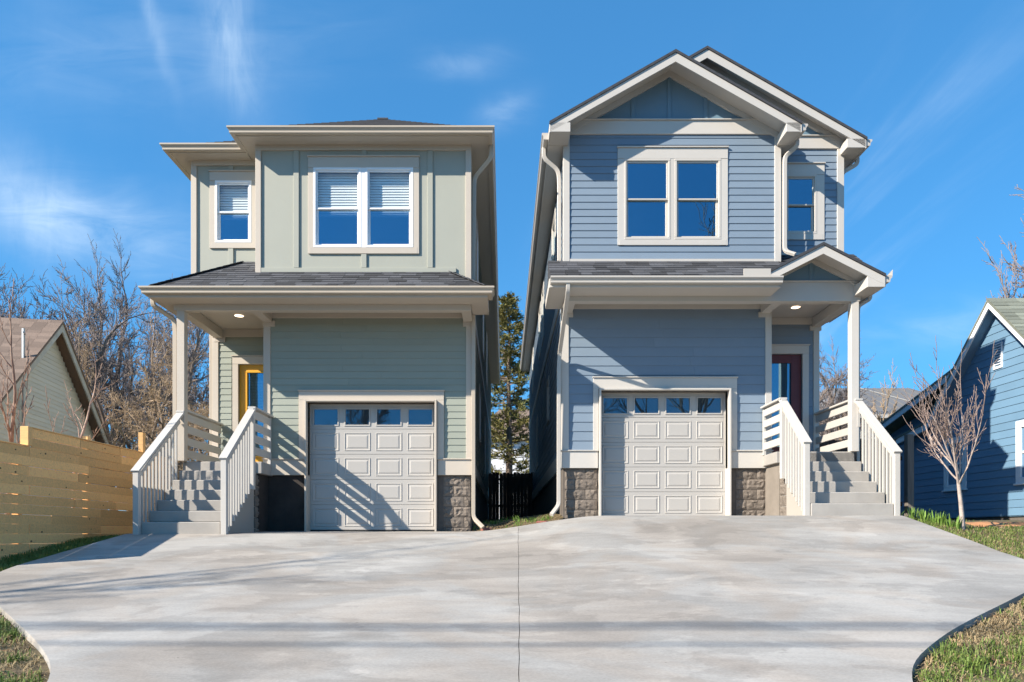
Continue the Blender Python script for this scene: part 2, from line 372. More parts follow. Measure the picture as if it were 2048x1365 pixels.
def pipe(name, pts, wd, dp, mat, parent, r=.05, side=(1, 0, 0)):
    """rectangular downspout through points with rounded elbows"""
    pts = [Vector(p) for p in pts]; path = [pts[0]]
    for i in range(1, len(pts) - 1):
        a = (pts[i - 1] - pts[i]); b_ = (pts[i + 1] - pts[i]); q = min(r, a.length * .45, b_.length * .45)
        a.normalize(); b_.normalize(); p0 = pts[i] + a * q; p2 = pts[i] + b_ * q
        for t in (0, .25, .5, .75, 1): path.append(p0 * (1 - t) ** 2 + pts[i] * 2 * t * (1 - t) + p2 * t * t)
    path.append(pts[-1]); vs = []; n = len(path)
    for i, p in enumerate(path):
        d = (path[min(i + 1, n - 1)] - path[max(i - 1, 0)]).normalized()
        sd = Vector(side); sd = (sd - d * sd.dot(d)).normalized(); u = sd.cross(d)
        for sx, sy in ((-1, -.8), (-.8, -1), (.8, -1), (1, -.8), (1, .8), (.8, 1), (-.8, 1), (-1, .8)): vs.append(p + sd * sx * wd / 2 + u * sy * dp / 2)
    fs = [tuple(range(8)), tuple(range(len(vs) - 1, len(vs) - 9, -1))]
    for i in range(n - 1):
        for j in range(8): fs.append((i * 8 + j, i * 8 + (j + 1) % 8, (i + 1) * 8 + (j + 1) % 8, (i + 1) * 8 + j))
    o = polyobj(name, vs, fs, mat, parent); fixn(o.data); return o
def wall(name, plane, at, a0, a1, z0, z1, holes, mat, parent, depth=.12, sgn=1):
    """flat sheathing with openings and their reveals; plane 'y' = wall facing -y, 'x' = wall in the yz plane"""
    xs = sorted({a0, a1, *[v for h in holes for v in h[:2]]}); zs = sorted({z0, z1, *[v for h in holes for v in h[2:]]})
    mb = MB()
    def P(a, d, z): return (a, at + d * sgn, z) if plane == 'y' else (at + d * sgn, a, z)
    inh = lambda a, z: any(h[0] < a < h[1] and h[2] < z < h[3] for h in holes)
    for i in range(len(xs) - 1):
        for j in range(len(zs) - 1):
            if inh((xs[i] + xs[i + 1]) / 2, (zs[j] + zs[j + 1]) / 2): continue
            for d in (0, depth):
                mb.poly([P(xs[i], d, zs[j]), P(xs[i + 1], d, zs[j]), P(xs[i + 1], d, zs[j + 1]), P(xs[i], d, zs[j + 1])], [(0, 1, 2, 3)])
    for h in holes:
        for (p, q) in (((h[0], h[2]), (h[1], h[2])), ((h[1], h[2]), (h[1], h[3])), ((h[1], h[3]), (h[0], h[3])), ((h[0], h[3]), (h[0], h[2]))):
            if p[1] == q[1] == z0: continue
            mb.poly([P(p[0], 0, p[1]), P(q[0], 0, q[1]), P(q[0], depth, q[1]), P(p[0], depth, p[1])], [(0, 1, 2, 3)])
    return mb.build(name, mat, parent)
SIDC = {}
def siding(parent, plane, at, a0, a1, z0, z1, expo, holes, mat, rotz=0, roof=None, joints=0):
    """lapped boards, one object each; holes are (a0,a1,z0,z1); roof(z) may narrow a row"""
    z = z0
    while z < z1 - .02:
        zt = min(z + expo, z1); zc = (z + zt) / 2
        l, r_ = (a0, a1) if roof is None else roof(zc)
        segs = [(l, r_)]
        for h in holes:
            if h[2] < zc < h[3]:
                ns = []
                for (p, q) in segs:
                    if h[1] <= p or h[0] >= q: ns.append((p, q)); continue
                    if h[0] > p: ns.append((p, h[0]))
                    if h[1] < q: ns.append((h[1], q))
                segs = ns
        fin = []
        for (p, q) in segs:
            while joints and q - p > joints * 1.3:
                c = p + joints * random.uniform(.5, 1.0); fin.append((p, c - .0015)); p = c + .0015
            fin.append((p, q))
        for (p, q) in fin:
            L = round(q - p, 3)
            if L < .02: continue
            hh = round(min(expo + .015, z1 - z + .001), 3); key = (L, hh, mat.name)
            if key not in SIDC:
                tb = .017; tt = .004
                me = bpy.data.meshes.new('siding_board')
                x = L / 2
                me.from_pydata([(-x, -tb, 0), (x, -tb, 0), (x, 0, 0), (-x, 0, 0), (-x, -tt, hh), (x, -tt, hh), (x, 0, hh), (-x, 0, hh)], [], [(0, 1, 5, 4), (0, 3, 2, 1), (4, 5, 6, 7), (1, 2, 6, 5), (0, 4, 7, 3), (2, 3, 7, 6)])
                me.materials.append(mat); SIDC[key] = me
            c = (p + q) / 2
            loc = (c, at - .001, z) if plane == 'y' else (at, c, z)
            link('siding_board', SIDC[key], mat, parent, Matrix.Translation(loc) @ Matrix.Rotation(rotz, 4, 'Z'))
        z += expo
def ring(x0, x1, z0, z1, wd):   # four rectangles of a frame
    return [(x0, x1, z1 - wd, z1), (x0, x1, z0, z0 + wd), (x0, x0 + wd, z0 + wd, z1 - wd), (x1 - wd, x1, z0 + wd, z1 - wd)]
def window(house, trim, fr, Y, cols, fmat, tmat, rail, blinds=False, cap=True, head=.14, glassm=None):
    """double hung window in a wall facing -y. trim, fr = (x0,x1,z0,z1)"""
    x0, x1, z0, z1 = fr; mb = MB(); fw = .045; panes = []
    mull = .075; cw = (x1 - x0 - mull * (cols - 1)) / cols
    for c in range(cols):
        a = x0 + c * (cw + mull); b_ = a + cw
        for q in ring(a, b_, z0, z1, fw): mb.box(q[0], q[1], Y - .035, Y + .06, q[2], q[3], .005)
        i0, i1 = a + fw, b_ - fw
        for q in ring(i0, i1, rail - .01, z1 - fw, .03): mb.box(q[0], q[1], Y - .012, Y + .02, q[2], q[3], .004)
        for q in ring(i0, i1, z0 + fw, rail + .03, .04): mb.box(q[0], q[1], Y + .022, Y + .05, q[2], q[3], .004)
        panes.append((i0 + .03, i1 - .03, rail + .02, z1 - fw - .03, Y + .004)); panes.append((i0 + .04, i1 - .04, z0 + fw + .04, rail - .01, Y + .036))
    for c in range(cols - 1):
        a = x0 + c * (cw + mull) + cw; mb.box(a, a + mull, Y - .03, Y + .05, z0, z1, .004)
    wn = mb.build('window', fmat, house)
    for k, q in enumerate(panes):
        box('pane', q[0] - .01, q[1] + .01, q[4], q[4] + .004, q[2] - .01, q[3] + .01, (pane_clear if (blinds and k % 2 == 0) else glassm or pane_m), wn, 0)
    tx0, tx1, tz0, tz1 = trim
    box('trim', tx0, tx1, Y - .034, Y + .01, z1 - .004, tz1, tmat, wn)
    box('trim', tx0 + .03, tx1 - .03, Y - .032, Y + .01, tz0, z0 + .004, tmat, wn)
    box('trim', tx0, x0 + .004, Y - .030, Y + .01, tz0, z1 - .006, tmat, wn); box('trim', x1 - .004, tx1, Y - .030, Y + .01, tz0, z1 - .006, tmat, wn)
    if cap: box('drip_cap', tx0 - .012, tx1 + .012, Y - .06, Y + .01, tz1 + .001, tz1 + .024, tmat, wn)
    if blinds:
        for c in range(cols):
            a = x0 + c * (cw + mull) + fw; b_ = a + cw - 2 * fw
            z = z1 - fw - .02
            while z > rail - .06:
                box('blind_slat', a, b_, Y + .085, Y + .135, z - .0015, z + .0015, blindm, wn, 0, Matrix.Rotation(R(72), 4, 'X')); z -= .05
            box('blind_rail', a, b_, Y + .095, Y + .12, rail - .10, rail - .075, blindm, wn)
    return wn
def nested(name, wd, ht, rings, mat):
    """stepped rectangular relief; rings = (inset, height towards -y)"""
    vs = []; fs = []
    for (i, h) in rings: vs += [(-wd / 2 + i, -h, -ht / 2 + i), (wd / 2 - i, -h, -ht / 2 + i), (wd / 2 - i, -h, ht / 2 - i), (-wd / 2 + i, -h, ht / 2 - i)]
    for k in range(len(rings) - 1):
        for j in range(4): fs.append((k * 4 + j, k * 4 + (j + 1) % 4, k * 4 + 4 + (j + 1) % 4, k * 4 + 4 + j))
    fs.append(tuple(range(len(vs) - 4, len(vs))))
    me = bpy.data.meshes.new(name); me.from_pydata(vs, [], fs); me.update(); me.materials.append(mat); return me
def garage_door(house, x0, x1, z0, z1, Y):
    body = MB(); sh = (z1 - z0) / 5
    body.box(x0 + .002, x1 - .002, Y + .012, Y + .05, z0, z1)
    wn = body.build('garage_door', gdoor, house)
    cw = (x1 - x0) / 4; pw = cw * .83; phh = sh * .72
    pme = nested('panel', pw, phh, [(0, 0), (.006, .009), (.016, .009), (.032, -.004), (.036, -.004), (.068, .008), (.072, .0085)], gdoor)
    fme = nested('window_surround', pw, phh, [(0, 0), (.006, .012), (.024, .012), (.030, .0)], gdoor)
    for r_ in range(5):
        za = z0 + r_ * sh
        if r_ < 4: box('door_section', x0, x1, Y, Y + .03, za + .003, za + sh - .003, gdoor, wn, .004)
        else:
            mb = MB(); zc = za + sh * .48; gw, gh = pw - .05, phh - .05; xs = [x0 + (c + .5) * cw for c in range(4)]
            mb.box(x0, x1, Y, Y + .03, za + .003, zc - gh / 2); mb.box(x0, x1, Y, Y + .03, zc + gh / 2, za + sh - .003)
            ed = [x0] + [v for xc in xs for v in (xc - gw / 2, xc + gw / 2)] + [x1]
            for k in range(0, len(ed), 2): mb.box(ed[k], ed[k + 1], Y + .001, Y + .03, zc - gh / 2 - .01, zc + gh / 2 + .01, 0)
            mb.build('door_section', gdoor, wn)
            for xc in xs:
                mb2 = MB()
                for q in ring(xc - pw / 2, xc + pw / 2, zc - phh / 2, zc + phh / 2, .026): mb2.box(q[0], q[1], Y - .013, Y + .005, q[2], q[3], .004)
                mb2.build('window_surround', gdoor, wn)
                box('pane', xc - gw / 2, xc + gw / 2, Y + .008, Y + .012, zc - gh / 2, zc + gh / 2, pane_dark, wn, 0)
            continue
        for c in range(4): link('panel', pme, gdoor, wn, Matrix.Translation((x0 + (c + .5) * cw, Y - .0005, za + sh * .5)))
    box('threshold_seal', x0, x1, Y + .005, Y + .04, z0 - .03, z0, rubber, wn)
    return wn
BLK = []
def block_mesh(wd, ht, seed):
    rg = random.Random(seed); nx, nz = max(3, int(wd / .045)), 5; vs = []; fs = []
    for j in range(nz + 1):
        for i in range(nx + 1):
            e = min(i, nx - i, j, nz - j); d = .004 if e == 0 else .018 + rg.uniform(-.013, .016)
            jx = 0 if e == 0 else rg.uniform(-.01, .01); jz = 0 if e == 0 else rg.uniform(-.008, .008)
            vs.append((-wd / 2 + wd * i / nx + jx, -d, -ht / 2 + ht * j / nz + jz))
    for j in range(nz):
        for i in range(nx):
            a = j * (nx + 1) + i; q = (a, a + 1, a + nx + 2, a + nx + 1)
            if rg.random() < .5: fs += [(q[0], q[1], q[2]), (q[0], q[2], q[3])]
            else: fs += [(q[0], q[1], q[3]), (q[1], q[2], q[3])]
    k = len(vs); vs += [(-wd / 2, .06, -ht / 2), (wd / 2, .06, -ht / 2), (wd / 2, .06, ht / 2), (-wd / 2, .06, ht / 2)]
    bot = list(range(nx + 1)); top = list(range(nz * (nx + 1), (nz + 1) * (nx + 1)))
    fs += [tuple([k] + [k + 1] + bot[::-1]), tuple([k + 2, k + 3] + top), tuple([k + 3, k] + [j * (nx + 1) for j in range(nz + 1)]), tuple([k + 1, k + 2] + [j * (nx + 1) + nx for j in range(nz, -1, -1)])]
    me = bpy.data.meshes.new('block'); me.from_pydata(vs, [], fs); me.update(); me.materials.append(cmu); return me
BLKC = {}
def blocks(parent, plane, at, a0, a1, z0, z1, rotz=0, seed=0):
    """split-face concrete blocks in running bond over a mortar core"""
    ch = .2; row = 0; z = z1 - ch
    while z > z0 - .19:
        zb = max(z, z0); off = (.2 if row % 2 else 0); x = a0 - off
        while x < a1 - .01:
            p, q = max(x, a0), min(x + .4, a1)
            if q - p > .03:
                k = (round(q - p - .01, 2), round(z + ch - zb - .01, 2), random.randrange(4))
                if k[1] > .03:
                    if k not in BLKC: BLKC[k] = block_mesh(k[0], k[1], hash(k) % 999)
                    c = (p + q) / 2; zc = (zb + z + ch) / 2
                    loc = (c, at, zc) if plane == 'y' else (at, c, zc)
                    link('block', BLKC[k], cmu, parent, Matrix.Translation(loc) @ Matrix.Rotation(rotz, 4, 'Z'))
            x += .4
        z -= ch; row += 1
SHC = {}
def shingles(parent, origin, along, upslope, rows, expo, ext, mat, wd=(.2, .36), seed=1, lift=.012):
    """individual shingle tabs: origin at the eave, 'along' and 'upslope' unit vectors, ext(s) gives the (a0,a1) span at slope distance s"""
    rg = random.Random(seed); al = Vector(along).normalized(); up = Vector(upslope).normalized(); nr = al.cross(up); nr = nr if nr.z > 0 else -nr
    o = Vector(origin)
    for r_ in range(rows):
        s = r_ * expo; a0, a1 = ext(s + expo * .5); x = a0
        while x < a1 - .015:
            wv = min(round(rg.uniform(*wd), 2), round(a1 - x, 3))
            if a1 - x - wv < .05: wv = round(a1 - x, 3)
            th = rg.choice((.007, .009, .012)); key = (round(wv, 3), expo, th, mat.name)
            if key not in SHC:
                h = expo * 1.25; x2 = wv / 2 - .0025
                me = bpy.data.meshes.new('shingle')
                me.from_pydata([(-x2, 0, 0), (x2, 0, 0), (x2, h, -.006), (-x2, h, -.006), (-x2, 0, th), (x2, 0, th), (x2, h, 0), (-x2, h, 0)], [], [(4, 5, 6, 7), (0, 1, 5, 4), (1, 2, 6, 5), (3, 0, 4, 7), (2, 3, 7, 6), (0, 3, 2, 1)])
                me.materials.append(mat); SHC[key] = me
            M = Matrix((al, up, nr)).transposed().to_4x4(); M.translation = o + al * (x + wv / 2) + up * (s + rg.uniform(-.004, .004)) + nr * (lift + .002)
            if al.cross(up).z < 0: M = M @ Matrix.Scale(-1, 4, (0, 0, 1)) @ Matrix.Scale(1, 4)
            link('shingle', SHC[key], mat, parent, M)
            x += wv
def interp(t, x):
    for (a, b), (c, d) in zip(t, t[1:]):
        if x <= c: return b + (d - b) * (x - a) / (c - a) if x >= a else t[0][1]
    return t[-1][1]
GL = [(-400, -2.2), (-12, -1.5), (0, -1.5), (3, -1.16), (4.5, -.95), (9.2, -.325), (11.3, 0), (13.6, .05), (27, .62), (60, 1.2), (900, 6)]
GR = [(-400, -2.2), (-12, -1.5), (0, -1.5), (3, -1.16), (4.5, -.95), (9.2, -.237), (11.5, .30), (13.7, .315), (27, .62), (60, 1.2), (900, 6)]
def G(x, y):
    t = min(1, max(0, (x + .7) / 2.4)); t = t * t * (3 - 2 * t)
    g = interp(GL, y) * (1 - t) + interp(GR, y) * t
    if y < 14:
        if x < -6.1: g -= .09 * min(1, (-6.1 - x))
        if x > 6.6: g -= .05 * min(1, (x - 6.6))
    return g

# ================================================================== THE SETTING
def XL(y):
    return interp([(0, -2.5), (3.0, -2.55), (4.49, -2.85), (5.06, -3.28), (5.59, -3.78), (6.0, -4.18), (6.51, -4.69), (7.2, -5.35), (7.8, -5.8), (8.4, -6.03), (9.2, -6.1), (14, -6.1)], y)
def XR(y):
    return interp([(0, 2.2), (3.0, 2.25), (4.49, 2.53), (5.26, 3.16), (5.95, 3.96), (6.4, 4.5), (6.84, 5.08), (7.5, 5.8), (8.1, 6.3), (8.8, 6.5), (9.4, 6.55), (14, 6.55)], y)
_XL, _XR = XL, XR
def XL(y): return sum(_XL(y + .13 * k) for k in range(-4, 5)) / 9
def XR(y): return sum(_XR(y + .13 * k) for k in range(-4, 5)) / 9
def XJ(y): return .1 + (y - 4.5) * .019 + .003 * math.sin(y * 2.3) + .0025 * math.sin(y * 9.1)
def terrain():
    xs = sorted(set([-900, -500, -250, -120, -70, -45, -30, -22] + [round(-16 + .4 * i, 2) for i in range(81)] + [22, 30, 45, 70, 120, 250, 500, 900]))
    ys = sorted(set([-400, -200, -90, -40, -20, -12, -8, -5, -2] + [round(.4 * i, 2) for i in range(46)] + [20, 22, 25, 28, 32, 37, 43, 50, 60, 80, 120, 200, 400, 900]))
    rg = random.Random(3); vs = []
    for y in ys:
        for x in xs:
            d = .062; z = G(x, y) - d
            if abs(x) < 20 and y < 20: z += rg.uniform(-.012, .012)
            vs.append((x, y, z))
    n = len(xs); fs = [(j * n + i, j * n + i + 1, (j + 1) * n + i + 1, (j + 1) * n + i) for j in range(len(ys) - 1) for i in range(n - 1)]
    me = bpy.data.meshes.new('ground'); me.from_pydata(vs, [], fs); me.update()
    for p in me.polygons: p.use_smooth = True
    return struct(link('ground', me, soil))
terrain()
def slab(name, ya, yb, left, parent):
    ny = max(6, int((yb - ya) / .12)); nx = 34; vs = []; fs = []
    for j in range(ny + 1):
        y = ya + (yb - ya) * j / ny; a, b_ = (XL(y), XJ(y) - .0025) if left else (XJ(y) + .0025, XR(y))
        for i in range(nx + 1):
            x = a + (b_ - a) * i / nx; e = 0
            vs.append((x, y, G(x, y) + e))
    k = nx + 1
    for j in range(ny):
        for i in range(nx): fs.append((j * k + i, j * k + i + 1, (j + 1) * k + i + 1, (j + 1) * k + i))
    loop = [i for i in range(k)] + [j * k + nx for j in range(1, ny + 1)] + [ny * k + i for i in range(nx - 1, -1, -1)] + [j * k for j in range(ny - 1, 0, -1)]
    m0 = len(vs)
    L = len(loop)
    for i in loop: v = vs[i]; vs.append(v)
    for i in loop: v = vs[i]; vs.append((v[0], v[1], v[2] - .16))
    for i in range(L): fs.append((m0 + (i + 1) % L, m0 + i, m0 + L + i, m0 + L + (i + 1) % L))
    me = bpy.data.meshes.new(name); me.from_pydata(vs, [], fs); me.update()
    for p in me.polygons: p.use_smooth = len(p.vertices) == 4 and abs(p.normal.z) > .5
    return link(name, me, concrete, parent)
drive = struct(slab('driveway', 9.205, 13.42, True, None)); drive['label'] = 'pale concrete double driveway rising to the two garages'
slab('slab', 2.6, 9.195, True, drive); slab('slab', 9.205, 13.36, False, drive); slab('slab', 2.6, 9.195, False, drive)
struct(box('road', -300, 300, -7, 2.3, -1.42, -1.30, asphalt, None, 0)); 
polyobj('garage_apron', [(-3.86, 13.425, .047), (-1.24, 13.425, .047), (-1.24, 14.6, .052), (-3.86, 14.6, .052)], [(0, 1, 2, 3)], concrete, drive)
polyobj('garage_apron', [(1.80, 13.365, .3115), (4.42, 13.365, .3115), (4.42, 14.6, .318), (1.80, 14.6, .318)], [(0, 1, 2, 3)], concrete, drive)

# ================================================================== RAILINGS AND STAIRS
def stair_rail(house, x, yb, zb, yt, zt, ground, mat, yend, nslat=4, foot=None, postw=.09, lvlz=None, post_top=True, lowslope=None):
    """sloped rail with balusters from newel (yb) to the porch corner (yt), then a level rail with slats to yend"""
    cap = MB(); cap.beam((x, yb - .06, zb - .047), (x, yt + .04, zt), .14, .035)
    sl = (zt - zb) / (yt - yb)
    cap.beam((x, yt - .02, zt + .003), (x, yend, zt + .003), .14, .035)
    cap.beam((x, yb + .04, zb - .15 + .04 * sl), (x, yt - .04, zt - .15 - .04 * sl), .04, .06)
    cap.beam((x + .0, yb + .04, zb - .205 + .04 * sl), (x, yt - .04, zt - .205 - .04 * sl), .036, .06) if False else None
    r_ = cap.build('railing', mat, house)
    box('newel', x - postw / 2, x + postw / 2, yb - .045, yb + .045, ground, zb - .03, mat, r_)
    n = int(round((yt - yb) / .125)); 
    for i in range(1, n):
        y = yb + .045 + (yt - yb - .09) * i / n; zt_ = zb + sl * (y - yb) - .16; lo = foot(y)
        box('baluster', x - .017, x + .017, y - .017, y + .017, lo, round(zt_, 3), mat, r_, .002)
    if post_top: box('newel', x - postw / 2, x + postw / 2, yt - .045, yt + .045, foot(yt) - .02, zt - .018, mat, r_)
    top = zt - .03; 
    for k in range(nslat):
        za = top - .145 - k * .215
        box('slat', x - .018, x + .018, yt + .045, yend, za, za + .135, mat, r_)
    box('newel', x - .028, x + .028, yend - .05, yend, zt - (.92 if nslat else .5), zt - .02, mat, r_)
    return r_
def stairs(house, x0, x1, y1, tread, r_, n, z0, cheek_x):
    s = MB()
    prof = [(y1 + .02, z0 - .1)]
    for k in range(n): prof += [(y1 + .015 + k * tread, z0 - .1 if k == 0 else z0 + k * r_ - .02), (y1 + .015 + k * tread, z0 + (k + 1) * r_ - .02)]
    prof += [(y1 + n * tread, z0 + n * r_ - .02), (y1 + n * tread, z0 - .1)]
    st = prism('stairs', prof[1:], 'x', x0 + .02, x1 - .02, parge, house)
    for k in range(n):
        ya = y1 + k * tread; zt = z0 + (k + 1) * r_
        mb = MB(); mb.box(x0, x1, ya, ya + (tread + .05 if k < n - 1 else .3), z0 + k * r_ - (.06 if k == 0 else -.003), zt, .012); mb.build('step', stepc, st)
    return st

# ================================================================== LEFT HOUSE (sage)
def left_house():
    H = thing('house', 'sage green two storey house with hipped roof, beige trim and yellow front door', 'house', (-3.3, 13.5, .05))
    L, Rr, Bx = -6.05, -.63, -4.61; Yg, Yu, Yr, Yd, Yk = 13.5, 13.06, 13.6, 14.6, 33.5
    zc = 4.26; zs = 7.24
    gop = (-3.78, -1.325, .05, 2.53)
    # lower garage wall
    wl = wall('wall', 'y', Yg, Bx, Rr, 1.13, zc, [(gop[0], gop[1], 1.13, gop[3])], sage, H)
    siding(wl, 'y', Yg, Bx + .11, Rr - .1, 1.455, 4.16, .1285, [(-3.96, -1.15, 0, 2.70)], sage, joints=2.6)
    box('corner_board', Bx - .02, Bx + .115, Yg - .035, Yg + .1, 1.44, zc - .1, beige, H); box('corner_board', Rr - .1, Rr + .022, Yg - .035, Yg + .1, 1.44, zc - .1, beige, H)
    box('frieze_board', Bx + .115, Rr - .1, Yg - .03, Yg, 4.155, zc, beige, H)
    for (a, b_) in ((Bx - .03, -3.83), (-1.275, Rr + .03)):
        box('skirt_board', a, b_, Yg - .036, Yg + .02, 1.128, 1.425, beige, H); box('skirt_cap', a - .012, b_ + .012, Yg - .062, Yg + .02, 1.426, 1.448, beige, H)
    box('foundation', Bx + .04, -3.83, Yg + .03, Yg + .3, .0, 1.128, shadebase, H, .004)
    core = box('foundation', -1.275, Rr - .01, Yg + .045, Yg + .3, .0, 1.128, mortar, H, 0); blocks(core, 'y', Yg + .04, -1.175, Rr - .015, .03, 1.122)
    # garage surround
    box('garage_casing', -3.95, -1.155, Yg - .04, Yg + .01, 2.57, 2.745, beige, H); box('garage_casing', -3.95, -3.82, Yg - .04, Yg + .01, 1.449, 2.569, beige, H); box('garage_casing', -1.285, -1.155, Yg - .04, Yg + .01, 1.449, 2.569, beige, H)
    box('casing_cap', -3.965, -1.14, Yg - .065, Yg + .01, 2.746, 2.768, beige, H)
    jm = MB(); jm.box(-3.815, -3.78, Yg - .13, Yg + .19, .03, 2.565); jm.box(-1.325, -1.29, Yg - .13, Yg + .19, .03, 2.565); jm.box(-3.78, -1.325, Yg - .13, Yg + .19, 2.53, 2.565); jm.build('garage_jamb', beige, H)
    garage_door(H, -3.78, -1.325, .075, 2.53, Yg + .15)
    # door wall and recess sides
    dop = (-5.53, -4.62, 1.33, 3.53)
    wd_ = wall('wall', 'y', Yd, L, Bx + .1, .2, zc, [dop], sage, H)
    siding(wd_, 'y', Yd, L + .1, Bx, 1.36, 4.12, .1285, [(-5.68, -4.3, 1.0, 3.72)], sage)
    box('corner_board', L - .02, L + .105, Yd - .035, Yd + .1, 1.33, zc - .19, beige, H)
    box('frieze_board', L, Bx, Yd - .032, Yd, 4.10, zc, beige, H)
    wall('wall', 'x', Bx, Yg, Yd, 1.13, zc, [], sage, H)
    box('door_casing', -5.65, -5.53, Yd - .04, Yd + .02, 1.34, 3.53, beige, H); box('door_casing', -5.65, -4.56, Yd - .042, Yd + .02, 3.531, 3.69, beige, H); box('casing_cap', -5.67, -4.56, Yd - .065, Yd + .02, 3.691, 3.712, beige, H)
    db = MB(); gx0, gx1, gz0, gz1 = -5.37, -4.78, 1.62, 3.37
    db.box(-5.53, gx0, Yd + .04, Yd + .085, 1.34, 3.53); db.box(gx1, -4.62, Yd + .04, Yd + .085, 1.34, 3.53); db.box(gx0, gx1, Yd + .04, Yd + .085, gz1, 3.53); db.box(gx0, gx1, Yd + .04, Yd + .085, 1.34, gz0)
    door = db.build('front_door', ydoor, H); door['label'] = 'yellow front door with full length glass'
    gb = MB()
    for q in ring(gx0 - .03, gx1 + .03, gz0 - .03, gz1 + .03, .035): gb.box(q[0], q[1], Yd + .027, Yd + .05, q[2], q[3], .006)
    gb.build('glass_frame', ydoor, door); box('pane', gx0, gx1, Yd + .058, Yd + .064, gz0, gz1, pane_m, door, 0)
    z = gz1 - .03
    while z > gz0: box('blind_slat', gx0 + .02, gx1 - .02, Yd + .12, Yd + .15, z - .001, z + .001, blindm, door, 0, Matrix.Rotation(R(35), 4, 'X')); z -= .032
    box('handle', -4.70, -4.67, Yd - .01, Yd + .04, 2.28, 2.42, brass, door)
    # upper bay: flat panels with battens
    wf = (-3.55, -1.69, 5.33, 6.82); tf = (-3.649, -1.58, 5.215, 7.015)
    wb = wall('wall', 'y', Yu, Bx, Rr, 4.55, zs, [wf], sage_panel, H)
    zb = 4.955
    for x in (-3.87, -1.375):
        box('batten', x - .05, x + .05, Yu - .028, Yu, zb, 7.14, sage_panel, wb)
    for (z0_, z1_) in ((zb, 5.21), (7.05, 7.14)): box('batten', -2.66, -2.56, Yu - .028, Yu, z0_, z1_, sage_panel, wb)
    box('corner_board', Bx - .02, Bx + .085, Yu - .034, Yu + .1, 4.86, 7.14, beige, H); box('corner_board', Rr - .085, Rr + .02, Yu - .034, Yu + .1, 4.7, 7.14, beige, H)
    box('frieze_board', Bx - .02, Rr + .02, Yu - .036, Yu + .1, 7.141, zs, beige, H)
    box('base_trim', Bx + .085, Rr - .26, Yu - .03, Yu, 4.87, 4.953, sage_panel, H)
    window(H, tf, wf, Yu, 2, vinyl, beige, 6.06, True)
    wall('wall', 'x', Bx, Yu, Yr, 4.5, zs, [], sage_panel, H)
    # recess wall
    wr = (-5.605, -4.896, 5.644, 6.85); tr = (-5.71, -4.66, 5.537, 7.02)
    wc = wall('wall', 'y', Yr, L, Bx, 4.5, zs, [wr], sage_panel, H)
    box('corner_board', L - .02, L + .09, Yr - .034, Yr + .1, 4.9, 7.14, beige, H)
    box('frieze_board', L - .02, Bx, Yr - .036, Yr + .02, 7.141, zs, beige, H)
    for (z0_, z1_) in ((5.2, 5.535), (7.045, 7.14)): box('batten', -5.35, -5.25, Yr - .028, Yr, z0_, z1_, sage_panel, wc)
    window(H, tr, wr, Yr, 1, vinyl, beige, 6.24, True)
    # sides and back
    sh = [(15.6, 16.5, 5.3, 6.9), (20.2, 21.1, 5.3, 6.9), (24.4, 25.3, 5.3, 6.9), (17.5, 18.3, 2.4, 3.6), (22.3, 23.2, 2.0, 3.6), (27.5, 28.4, 2.0, 3.6)]
    ws = wall('wall', 'x', Rr, Yg, Yk, 1.13, zs, sh, sage, H, sgn=-1); wall('wall', 'x', Rr, Yu, Yg, 4.3, zs, [], sage, H, sgn=-1)
    siding(ws, 'x', Rr, Yg + .1, Yk - .1, 1.455, 4.3, .1285, [(a - .1, b_ + .1, c - .1, d + .1) for a, b_, c, d in sh], sage, R(90), joints=6)
    siding(ws, 'x', Rr, Yu + .1, Yk - .1, 4.55, 7.1, .1285, [(a - .1, b_ + .1, c - .1, d + .1) for a, b_, c, d in sh], sage, R(90), joints=6)
    box('band_board', Rr, Rr + .03, Yg + .1, Yk, 4.3, 4.55, beige, H); box('skirt_board', Rr, Rr + .032, Yg, Yk, 1.2, 1.45, beige, H)
    for (a, b_, c, d) in sh:
        mb = MB()
        for q in ring(a, b_, c, d, .05): mb.box(Rr - .05, Rr + .02, q[0], q[1], q[2], q[3])
        mb.box(Rr - .04, Rr + .0, a, b_, (c + d) / 2 - .02, (c + d) / 2 + .02)
        wn = mb.build('window', vinyl, H); box('pane', Rr - .03, Rr - .025, a + .04, b_ - .04, c + .04, d - .04, pane_m, wn, 0)
        mt = MB()
        for q in ring(a - .1, b_ + .1, c - .1, d + .12, .105): mt.box(Rr - .01, Rr + .03, q[0], q[1], q[2], q[3])
        mt.build('trim', beige, wn)
    wall('wall', 'x', L, Yd, Yk, .0, zs, [], sage, H); wall('wall', 'x', L, Yr, Yd, zc, zs, [], sage, H); wall('wall', 'y', Yk, L, Rr, .0, zs, [], sage, H)
    box('foundation', Rr - .3, Rr - .01, Yg + .31, Yk, -.1, 1.2, mortar, H, 0)
    box('upper_floor', L + .13, Rr - .13, Yg + .2, Yk - .1, zc + .05, zc + .3, interior, H, 0)
    box('attic_floor', L + .13, Rr - .13, Yr + .14, Yk - .1, zs - .05, zs, interior, H, 0); box('attic_floor', Bx + .13, Rr - .13, Yu + .14, Yr + .139, zs - .05, zs, interior, H, 0)
    # porch: beam, cross beams, ceiling, post
    Yb = 12.75; zb_ = 4.07
    box('porch_beam', -6.02, Rr + .03, Yb, Yb + .14, zb_, 4.33, beige, H)
    for x0_ in (-6.02, Bx - .02, Rr - .15):
        ye = Yd if x0_ < -5.5 else Yg
        box('cross_beam', x0_, x0_ + .17, Yb + .141, ye - .043, zb_ + .001, 4.25, beige, H); box('capital', x0_ - .01, x0_ + .22 if x0_ < -1 else x0_ + .18, ye - .042, ye + .02, zb_ - .08, 4.10, beige, H)
